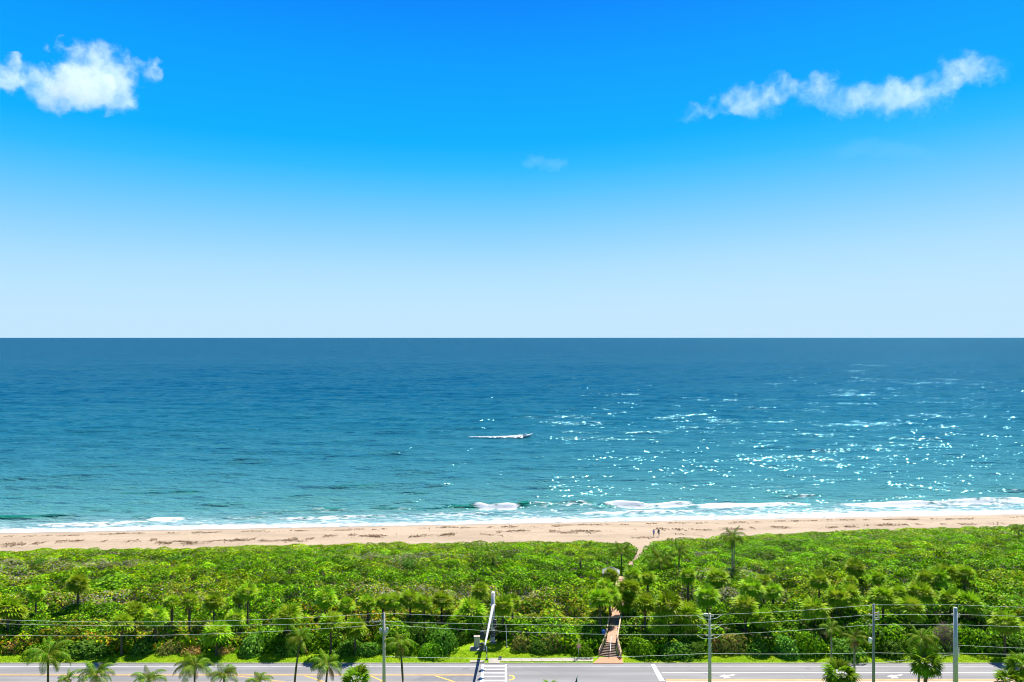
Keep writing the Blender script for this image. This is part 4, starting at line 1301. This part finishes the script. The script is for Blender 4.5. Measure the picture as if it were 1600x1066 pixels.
# ------------------------------------------------------------------ foreground palms (near side of the road)
g3 = 'wind-combed coconut palms in the near foreground'
for (cx, cy, r_, Yd, lab, kw) in [
    (75, 1026, 46, 86, 'spreading coconut palm at the roadside with the widest fronds on the left', dict(nf=18, wind=.15)),
    (108, 1062, 26, 84, 'coconut palm top barely showing between two taller ones', dict(nf=11, dry=0)),
    (150, 1056, 38, 84, 'dense dark coconut palm top second from the left', dict(nf=18, wind=.1, dry=1)),
    (232, 1064, 34, 83, 'coconut palm top with one spear frond standing straight up', dict(nf=13, wind=-.1, dry=0)),
    (304, 1044, 40, 84, 'bushy coconut palm in front of the yellow road line', dict(nf=18, wind=-.2, dry=1)),
    (350, 1056, 32, 84, 'lower coconut palm touching the bushy one by the yellow line', dict(nf=15, wind=.1, dry=1)),
    (406, 1066, 28, 83, 'coconut palm top with only its highest fronds showing', dict(nf=12, dry=0)),
    (469, 1000, 36, 89, 'tall coconut palm with a curved brown trunk over the road', dict(nf=19, wind=-.55, lean=.9, dry=3)),
    (512, 1040, 36, 87, 'windswept coconut palm right of the curved-trunk one', dict(nf=17, wind=-.25, lean=.4, dry=3)),
    (625, 1006, 34, 89, 'coconut palm with a thin dark trunk right of the grey pole', dict(nf=17, wind=-.15, lean=-.5, dry=3)),
    (1299, 984, 27, 90, 'upright coconut palm with shaggy brown sheath on a thin trunk', dict(nf=14, wind=.35, dry=4, pale=True)),
    (1335, 999, 30, 90, 'coconut palm with hanging dry fronds beside the shaggy-sheathed one', dict(nf=14, wind=.45, dry=5, pale=True)),
    (1440, 1000, 38, 89, 'drooping coconut palm left of the thick steel pole', dict(nf=17, wind=-.1, lean=.5, dry=3, pale=True))]:
    coconut(cx, cy, r_ * .88, Yd, lab, g3, **kw)

FAN = []
def fan_frond_meshes():
    for i in range(4):
        r = random.Random(300 + i)
        v, f = fan_leaf(Vector((.45, 0, 0)), Vector((1, 0, -.05)), .62, 13, r, droop=.55)
        o = len(v); v += [Vector((0, -.012, -.0)), Vector((0, .012, 0)), Vector((.46, .012, 0)), Vector((.46, -.012, 0))]
        f.append((o, o + 1, o + 2, o + 3))
        g = [tuple(np.array((.085, .155, .004)) * r.uniform(.7, 1.3)) for _ in f]
        FAN.append(np_mesh('frond', [tuple(p) for p in v], f, M['coco_leaf'], np.array(g)))
fan_frond_meshes()
def fan_palm(cx, cy, rpx, Yd, label, nf=30, boots=True):
    x, z = xat(cx, Yd), zat(cy, Yd); rad = rpx * Yd / F
    r = random.Random(int(cx + cy))
    t = empty('cabbage_palm', (x, Yd, 1.0), 0, label, 'palm', 'cabbage palms in the near foreground')
    h = z - 1
    link('trunk', trunk_mesh(h - .1 * rad, .20, .15, (0, 0), 'trunk', boots=boots, seed=int(cx), segs=12), t)
    for k in range(nf):
        el = math.asin(max(-.5, min(.98, 1 - 1.5 * (k + .5) / nf)))
        f = link('frond', r.choice(FAN), t); f.location = (0, 0, h - .1 * rad)
        s = rad * r.uniform(.9, 1.1); f.scale = (s, s, s)
        f.rotation_euler = (r.uniform(-.3, .3), -el + r.uniform(-.1, .1), k * 2.4 + r.uniform(-.2, .2))
for a_ in [(557, 1060, 25, 84, 'cropped cabbage palm head at the near kerb left of the grey pole'),
           (1314, 1054, 30, 84, 'round cabbage palm head below the two thin coconut trunks'),
           (1446, 1034, 28, 87, 'cabbage palm on a knobbly orange-brown trunk by the drooping coconut palm'),
           (1596, 1040, 26, 85, 'upper cabbage palm head at the right picture corner'),
           (1577, 1064, 24, 83, 'lower cabbage palm head at the right picture corner'),
           (858, 1082, 22, 84, 'cabbage palm with only a frond tip reaching above the bottom picture edge')]:
    fan_palm(*a_)

# ------------------------------------------------------------------ single bushes
for b_ in [
 ('lime', 60, 1027, 60, 22, 'bright leafy bush at the lawn edge under the broad leftmost palm'),
 ('rust', 22, 1022, 44, 26, 'rusty orange bush by the left picture edge'),
 ('rust', 88, 1020, 40, 24, 'brown-orange bush between the leafy bush and the teal one'),
 ('grape', 140, 1029, 84, 30, 'large teal green bush bulging onto the lawn'),
 ('grape', 215, 1026, 52, 26, 'darker bush at the foot of the long-trunked palm'),
 ('lime', 130, 1010, 70, 32, 'tall light green bush behind the large teal one'),
 ('olive', 262, 1024, 40, 24, 'olive bush right of the dark bush at the palm foot'),
 ('rust', 298, 1024, 34, 13, 'low orange bush at the lawn under the left palm row'),
 ('rust', 345, 1025, 26, 16, 'second low orange bush at the broad low palm'),
 ('grape', 388, 1027, 64, 34, 'round blue-green bush left of the curved coconut trunk'),
 ('lime', 420, 1014, 60, 40, 'light green bush behind the round blue-green one'),
 ('dark', 452, 1026, 44, 26, 'dark bush behind the curved coconut trunk'),
 ('dark', 540, 1026, 44, 24, 'dark low bush under the palms left of the grey pole'),
 ('grape', 575, 1027, 40, 24, 'blue-green bush touching the grey pole'),
 ('lime', 668, 1030, 44, 26, 'bright rounded bush nearest the road left of the signal mast'),
 ('dark', 690, 1020, 60, 44, 'big dark green bush left of the beige cabinet'),
 ('dark', 660, 1014, 56, 46, 'tall dark bush behind the bright rounded one'),
 ('dark', 716, 1010, 30, 24, 'rounded dark bush next to the beige cabinet'),
 ('olive', 815, 1019, 44, 30, 'olive bush right of the slim white pole'),
 ('dark', 842, 1023, 40, 24, 'dark bush left of the orange-brown sign'),
 ('olive', 870, 1020, 48, 36, 'yellowish bush behind the orange-brown sign'),
 ('lime', 914, 1027, 40, 26, 'green bush behind the orange-brown sign post'),
 ('dark', 934, 1021, 20, 24, 'dark bush tight against the left stair rail'),
 ('lime', 1000, 1028, 54, 36, 'large light green bush right of the boardwalk stairs'),
 ('grape', 1060, 1031, 52, 30, 'shadowy bush under the low spreading palm'),
 ('dark', 1086, 1028, 46, 26, 'dark bush left of the pole with looped wires'),
 ('rust', 1122, 1021, 22, 34, 'orange-leaved shrub just right of the pole with looped wires'),
 ('olive', 1152, 1023, 50, 36, 'olive bush right of the orange-leaved shrub'),
 ('dark', 1190, 1026, 46, 28, 'dark bush at the lawn bend right of the olive one'),
 ('grape', 1235, 1030, 60, 36, 'wide glossy bush left of the foreground coconut trunks'),
 ('lime', 1265, 1026, 50, 46, 'tall speckled bush behind the wide glossy one'),
 ('grape', 1330, 1030, 60, 32, 'glossy bush behind the foreground coconut trunks'),
 ('dark', 1395, 1029, 54, 32, 'dark bush right of the slim dark pole'),
 ('dark', 1455, 1027, 50, 26, 'black-shaded bush left of the steel pole'),
 ('lime', 1524, 1020, 54, 44, 'bright leafy bush right of the steel pole'),
 ('grape', 1560, 1026, 44, 26, 'blue-green bush under the pale-trunked palm'),
 ('grape', 1596, 1027, 44, 34, 'glossy bush at the right picture edge'),
]: bush(*b_)
for b_ in [
 ('lime', 175, 925, 90, 24, 'bright emerald mound in the left scrub behind the shaggy palm'),
 ('dark', 55, 890, 28, 16, 'dark bush high in the left scrub'),
 ('dark', 273, 880, 34, 12, 'dark low bush near the beach left of the bare brush'),
 ('dark', 638, 892, 36, 16, 'dark bush in the middle scrub above the palms'),
 ('dark', 540, 890, 28, 18, 'dark bush by grey bare brush in the middle scrub'),
 ('dark', 832, 886, 32, 14, 'dark bush between the small coconut palm and the stunted one'),
 ('lime', 1570, 962, 90, 34, 'emerald mound above the pale-trunked palm'),
 ('lime', 1225, 965, 60, 24, 'emerald mound in the right scrub under the wires'),
 ('lime', 1500, 932, 60, 20, 'light green mound behind the steel pole'),
 ('lime', 1010, 918, 60, 20, 'emerald mound right of the sand path'),
 ('dark', 1240, 925, 28, 16, 'dark bush in the bright right scrub'),
]: bush(*b_, group='mounds and bushes inside the scrub')
# the dead brown bush behind the steel pole: bare twigs
p = at(1483, 1020, 1.0)
t = empty('dead_bush', (p.x, p.y + 1.2, 1.0), 0, 'dead brown bush of bare twigs behind the thick steel pole', 'bush')
n_ = 2600
g_ = np.random.default_rng(77)
d_ = norm(g_.normal(size=(n_, 3))); d_[:, 2] = np.abs(d_[:, 2])
st = d_ * (g_.random((n_, 1)) ** .5) * np.array([2.0, 1.6, 3.9])
dv = norm(d_ + .7 * g_.normal(size=(n_, 3))) * g_.uniform(.25, .7, (n_, 1))
wv = norm(np.cross(dv, g_.normal(size=(n_, 3)))) * .022
V = np.stack([st - wv, st + wv, st + dv + wv * .4, st + dv - wv * .4], 1).reshape(-1, 3)
V[:, 2] = np.maximum(V[:, 2], .02)
link('twig', np_mesh('twig', V, np.arange(4 * n_).reshape(n_, 4), M['dead_twig']), t)
link('stem', STEMS, t).scale = (2.0, 1.6, 3.6)

# ------------------------------------------------------------------ boat and wake
p0 = at(815.5, 683.6, 0); p1 = at(832.6, 680.5, 0)
bt = empty('motorboat', (p0.x, p0.y, 0.0), 0, 'small white motorboat planing to the right across the sea', 'boat')
Lb = xat(832.6, p0.y) - p0.x
st_ = [(0.0, .80, .0, .75), (.25, .95, -.02, .80), (.5, .98, -.02, .92), (.72, .85, .05, 1.10), (.88, .50, .28, 1.32), (1.0, .05, .85, 1.52)]
hm = MB()
for (f_, w_, zk, zs) in st_:
    x_ = f_ * Lb; li = .10 * x_
    hm.v += [(x_, -w_, zs + li), (x_, -w_ * .82, (zk + zs) * .42 + li), (x_, 0, zk - .12 + li), (x_, w_ * .82, (zk + zs) * .42 + li), (x_, w_, zs + li)]
for i in range(len(st_) - 1):
    for k in range(4):
        a = i * 5 + k; hm.f.append((a, a + 1, a + 6, a + 5))
hm.f.append((0, 1, 2, 3, 4))
for i in range(len(st_) - 1):
    a = i * 5; hm.f.append((a, a + 5, a + 9, a + 4))
hm.build('hull', M['boat_white'], bt)
MB().bar((Lb * .02, 0, .82), (Lb * .55, 0, 1.12), 1.5, .06).build('cockpit_floor', M['rubber'], bt)
MB().box((Lb * .40, 0, 1.45), (.7, .8, .9)).build('console', M['boat_white'], bt)
MB().bar((Lb * .46, 0, 1.9), (Lb * .40, 0, 2.25), .75, .04).build('windscreen', M['dark'], bt)
MB().box((-.25, 0, .95), (.42, .5, .75), 0, .75).build('outboard_motor', M['dark'], bt)
MB().box((Lb * .18, 0, 1.15), (.5, 1.0, .45)).build('seat', M['dark'], bt)
# wake: a long low ridge of broken white water
n_ = 1500
t_ = rng.random(n_) ** 1.4
wx = p0.x + .3 - t_ * (p0.x - at(731, 684, 0).x)
wy = p0.y + rng.normal(0, 1, n_) * (.25 + 1.1 * (1 - t_)) + .8 * np.sin(t_ * 9) * .3
Cw = np.stack([wx, wy, .16 + rng.random(n_) * (.15 + .75 * np.exp(-t_ * 5))], 1)
V, Fq = leaf_quads(Cw, norm(np.array([0, -.3, 1.0]) + .4 * rng.normal(size=(n_, 3))), rng.uniform(.5, 1.4, n_) * (1 - .65 * t_), .6)
tag(link('wake', np_mesh('wake', V, Fq, M['foam'])), 'long white wake trailing behind the motorboat', 'wake', kind='stuff')

# ------------------------------------------------------------------ two people on the sand
def person(px, py, label, shirt, shorts, face, stride, bag=False):
    p = at(px, py)
    t = empty('person', (p.x, p.y, p.z + .02), face, label, 'person', 'people walking on the beach')
    def skin(name, joints, edges, m, root=0):
        me = bpy.data.meshes.new(name)
        me.from_pydata([j[0] for j in joints], edges, [])
        o = link(name, me, t)
        md = o.modifiers.new('skin', 'SKIN'); md.use_smooth_shade = True
        if not me.skin_vertices: 
            bpy.context.view_layer.objects.active = o
        for i, j in enumerate(joints):
            sv = me.skin_vertices[0].data[i]; sv.radius = (j[1], j[1] * (j[2] if len(j) > 2 else 1)); sv.use_root = (i == root)
        o.modifiers.new('sub', 'SUBSURF').levels = 1; o.modifiers['sub'].render_levels = 2
        me.materials.append(m)
        return o
    s = stride
    J = [((0, 0, .95), .13), ((0, 0, 1.12), .12), ((0, 0, 1.34), .145), ((0, 0, 1.48), .06), ((0, .02, 1.58), .085), ((0, .03, 1.68), .075),
         ((-.19, 0, 1.42), .055), ((-.25, .10 * s, 1.16), .042), ((-.26, .22 * s, .94), .032), ((-.26, .25 * s, .86), .036),
         ((.19, 0, 1.42), .055), ((.25, -.10 * s, 1.16), .042), ((.26, -.12 * s, .94), .032), ((.26, -.10 * s, .86), .036),
         ((-.10, 0, .88), .085), ((-.11, .20 * s, .50), .06), ((-.11, .22 * s, .10), .04), ((-.12, .34 * s, .035), .035),
         ((.10, 0, .88), .085), ((.11, -.10 * s, .50), .06), ((.11, -.30 * s, .14), .04), ((.12, -.20 * s, .04), .035), ((0, .125, 1.60), .018)]
    E = [(0, 1), (1, 2), (2, 3), (3, 4), (4, 5), (2, 6), (6, 7), (7, 8), (8, 9), (2, 10), (10, 11), (11, 12), (12, 13), (0, 14), (14, 15), (15, 16), (16, 17), (0, 18), (18, 19), (19, 20), (20, 21), (4, 22)]
    b = skin('body', J, E, M['skin'])
    # fingers: five short tapering ones on each hand, part of the hand
    fm_ = MB()
    for hnd in (9, 13):
        h = Vector(J[hnd][0]); sx = -1 if hnd == 9 else 1
        for k in range(4):
            a = h + Vector((0, (k - 1.5) * .019, -.02)); ln_ = (.075, .088, .082, .062)[k]
            fm_.tube([a, a + Vector((-sx * .006, .004, -ln_ * .55)), a + Vector((-sx * .022, .008, -ln_))], [.0095, .0085, .006], 5)
        fm_.tube([h + Vector((-sx * .01, .03, .01)), h + Vector((-sx * .02, .055, -.02)), h + Vector((-sx * .025, .06, -.045))], [.011, .010, .007], 5)
    fm_.build('fingers', M['skin'], t)
    skin('shirt', [((0, 0, .92), .155), ((0, 0, 1.12), .145), ((0, 0, 1.36), .165), ((0, 0, 1.44), .09), ((-.20, 0, 1.41), .075), ((-.245, .07 * s, 1.22), .065), ((.20, 0, 1.41), .075), ((.245, -.07 * s, 1.22), .065)],
         [(0, 1), (1, 2), (2, 3), (2, 4), (4, 5), (2, 6), (6, 7)], M[shirt], 1)
    skin('shorts', [((0, 0, .98), .155), ((0, 0, .90), .15), ((-.105, .02 * s, .84), .105), ((-.115, .15 * s, .58), .085), ((.105, 0, .84), .105), ((.115, -.08 * s, .58), .085)],
         [(0, 1), (1, 2), (2, 3), (1, 4), (4, 5)], M[shorts])
    hb = MB(); ico(hb, (0, .005, 1.655), .105, (1, 1.1, .95), 10, 7); hb.build('hair', M['hair'], t, True)
    eb = MB()
    for sx in (-1, 1): ico(eb, (sx * .033, .098, 1.625), .012); 
    eb.build('eyes', M['dark'], t)
    if bag:
        bb = MB().box((.27, -.10, .98), (.13, .34, .40), 0, .85); bb.tube([(.25, -.2, 1.16), (.17, -.05, 1.48), (.25, .02, 1.16)], .012, 5)
        o = bb.build('shoulder_bag', M['bag'])
        tag(o, 'tan shoulder bag carried by the person in dark clothes', 'bag'); o.location = t.location; o.rotation_euler = t.rotation_euler
person(1021.5, 838.6, 'person in a light blue shirt walking on the sand', 'shirt_blue', 'shorts_grey', 2.7, .9)
person(1029.3, 838.4, 'person in dark clothes with a bag beside the one in light blue', 'shirt_dark', 'shorts_grey', 2.9, .7, True)

# ------------------------------------------------------------------ clouds: real volumes far over the sea
def cloud(label, dist, ells, dens, cut=.16, gain=3.0, nsc=.9, namp=.55, warp=.35, thick=.6):
    """ells: (cx, cy, rx, ry) in photo pixels at the given distance"""
    k = dist / F
    ex = [((e[0] - 800) * k, CAMZ - (e[1] - HOR) * k, e[2] * k, e[3] * k) for e in ells]
    ox = sum(e[0] for e in ex) / len(ex); oz = sum(e[1] for e in ex) / len(ex)
    U_ = 100.0                                    # noise unit in metres
    mb = MB()
    x0 = min(e[0] - e[2] for e in ex); x1 = max(e[0] + e[2] for e in ex)
    for e in ex:
        th_ = max(min(e[2], e[3] * 1.6), e[3]) * thick
        ico(mb, (e[0] - ox, 0, e[1] - oz), 1.0, (e[2] * 1.12, th_ * 1.15, e[3] * 1.12), 20, 12)
    me0 = mb.mesh('cloud_hull', None)
    o = link('cloud', me0)
    rm = o.modifiers.new('remesh', 'REMESH'); rm.mode = 'VOXEL'; rm.voxel_size = 7 * k
    dg = bpy.context.evaluated_depsgraph_get()
    me = bpy.data.meshes.new_from_object(o.evaluated_get(dg))
    o.modifiers.clear(); o.data = me
    o.location = (ox, dist, oz)
    m = bpy.data.materials.new('cloud_vapour'); t = nodes(m)
    out = nd(t, 'ShaderNodeOutputMaterial')
    tc = nd(t, 'ShaderNodeTexCoord').outputs['Object']
    wn = nd(t, 'ShaderNodeTexNoise', None, Vector=tc, Scale=.011 * nsc * 2400 / dist, Detail=3.0, Roughness=.55).outputs[1]
    wv = nd(t, 'ShaderNodeVectorMath', {'operation': 'SUBTRACT'}, i0=wn, i1=(.5, .5, .5)).outputs[0]
    ws = nd(t, 'ShaderNodeVectorMath', {'operation': 'SCALE'}, i0=wv); ws.inputs['Scale'].default_value = warp * 90 * k
    tw = nd(t, 'ShaderNodeVectorMath', {'operation': 'ADD'}, i0=tc, i1=ws.outputs[0]).outputs[0]
    tot = None
    for e in ex:
        th_ = max(min(e[2], e[3] * 1.6), e[3]) * thick
        sc = (1 / e[2], 1 / th_, 1 / e[3])
        mp = nd(t, 'ShaderNodeMapping', None, Vector=tw, Scale=sc, Location=(-(e[0] - ox) * sc[0], 0, -(e[1] - oz) * sc[2])).outputs[0]
        g = nd(t, 'ShaderNodeTexGradient', {'gradient_type': 'SPHERICAL'}, Vector=mp).outputs['Fac']
        tot = g if tot is None else mth(t, 'ADD', tot, g)
    tot = mth(t, 'MINIMUM', tot, .9)
    nn = nd(t, 'ShaderNodeTexNoise', None, Vector=tw, Scale=.03 * nsc * 2400 / dist, Detail=6.0, Roughness=.62).outputs[0]
    d = mth(t, 'ADD', tot, mth(t, 'MULTIPLY', mth(t, 'SUBTRACT', nn, .5), namp))
    d = mth(t, 'MULTIPLY', mth(t, 'SUBTRACT', d, cut), gain, True)
    d = mth(t, 'MULTIPLY', d, d)
    # nothing outside the hull's own ellipsoids
    d = mth(t, 'MULTIPLY', d, maprange(t, tot, 0.02, .15))
    d = mth(t, 'MULTIPLY', d, dens * 2400 / dist)
    v = nd(t, 'ShaderNodeVolumePrincipled', None, Color=(.985, .985, .99, 1), Density=d, Anisotropy=0.1)
    t.links.new(v.outputs[0], out.inputs['Volume'])
    m.cycles.volume_sampling = 'MULTIPLE_IMPORTANCE'
    if hasattr(m.cycles, 'volume_step_rate'): m.cycles.volume_step_rate = .35
    me.materials.clear(); me.materials.append(m)
    tag(o, label, 'cloud')
    return o
cloud('puffy white cloud floating high over the sea on the left', 3000,
      [(125, 134, 92, 44), (150, 134, 72, 46), (130, 86, 44, 32), (163, 92, 34, 28), (95, 140, 68, 40), (195, 108, 36, 34), (232, 100, 24, 20), (240, 116, 13, 24), (20, 118, 58, 32), (-30, 118, 58, 34), (28, 97, 18, 16), (190, 158, 48, 24), (85, 164, 36, 26), (78, 72, 12, 12), (100, 66, 13, 13)],
      .0105, cut=.21, gain=1.45, namp=1.3, nsc=1.5, warp=.75)
cloud('long thin white cloud trailing across the right sky', 3400,
      [(1180, 162, 58, 36), (1152, 156, 40, 30), (1215, 138, 38, 26), (1265, 142, 52, 30), (1285, 124, 30, 20), (1330, 158, 62, 38), (1390, 150, 72, 36), (1445, 148, 72, 42), (1490, 115, 50, 34), (1500, 102, 34, 32), (1540, 110, 42, 34), (1080, 180, 26, 22), (1115, 172, 32, 15)],
      .0054, cut=.20, gain=1.45, namp=1.35, nsc=1.6, warp=.8)
cloud('faint small wisp of cloud in the middle of the sky', 3600, [(832, 252, 30, 12), (872, 256, 28, 15), (852, 257, 38, 11)], .0016, cut=.12, gain=1.8, namp=1.0, nsc=1.5)
cloud('barely visible pale veil of cloud low in the right sky', 4200, [(1370, 228, 70, 20), (1330, 236, 70, 16), (1420, 238, 70, 18)], .0005, cut=.08, gain=1.8, namp=1.0)

for o in list(scene.objects):
    if o.type == 'MESH' and o.name.startswith('cloud_hull'): bpy.data.objects.remove(o)
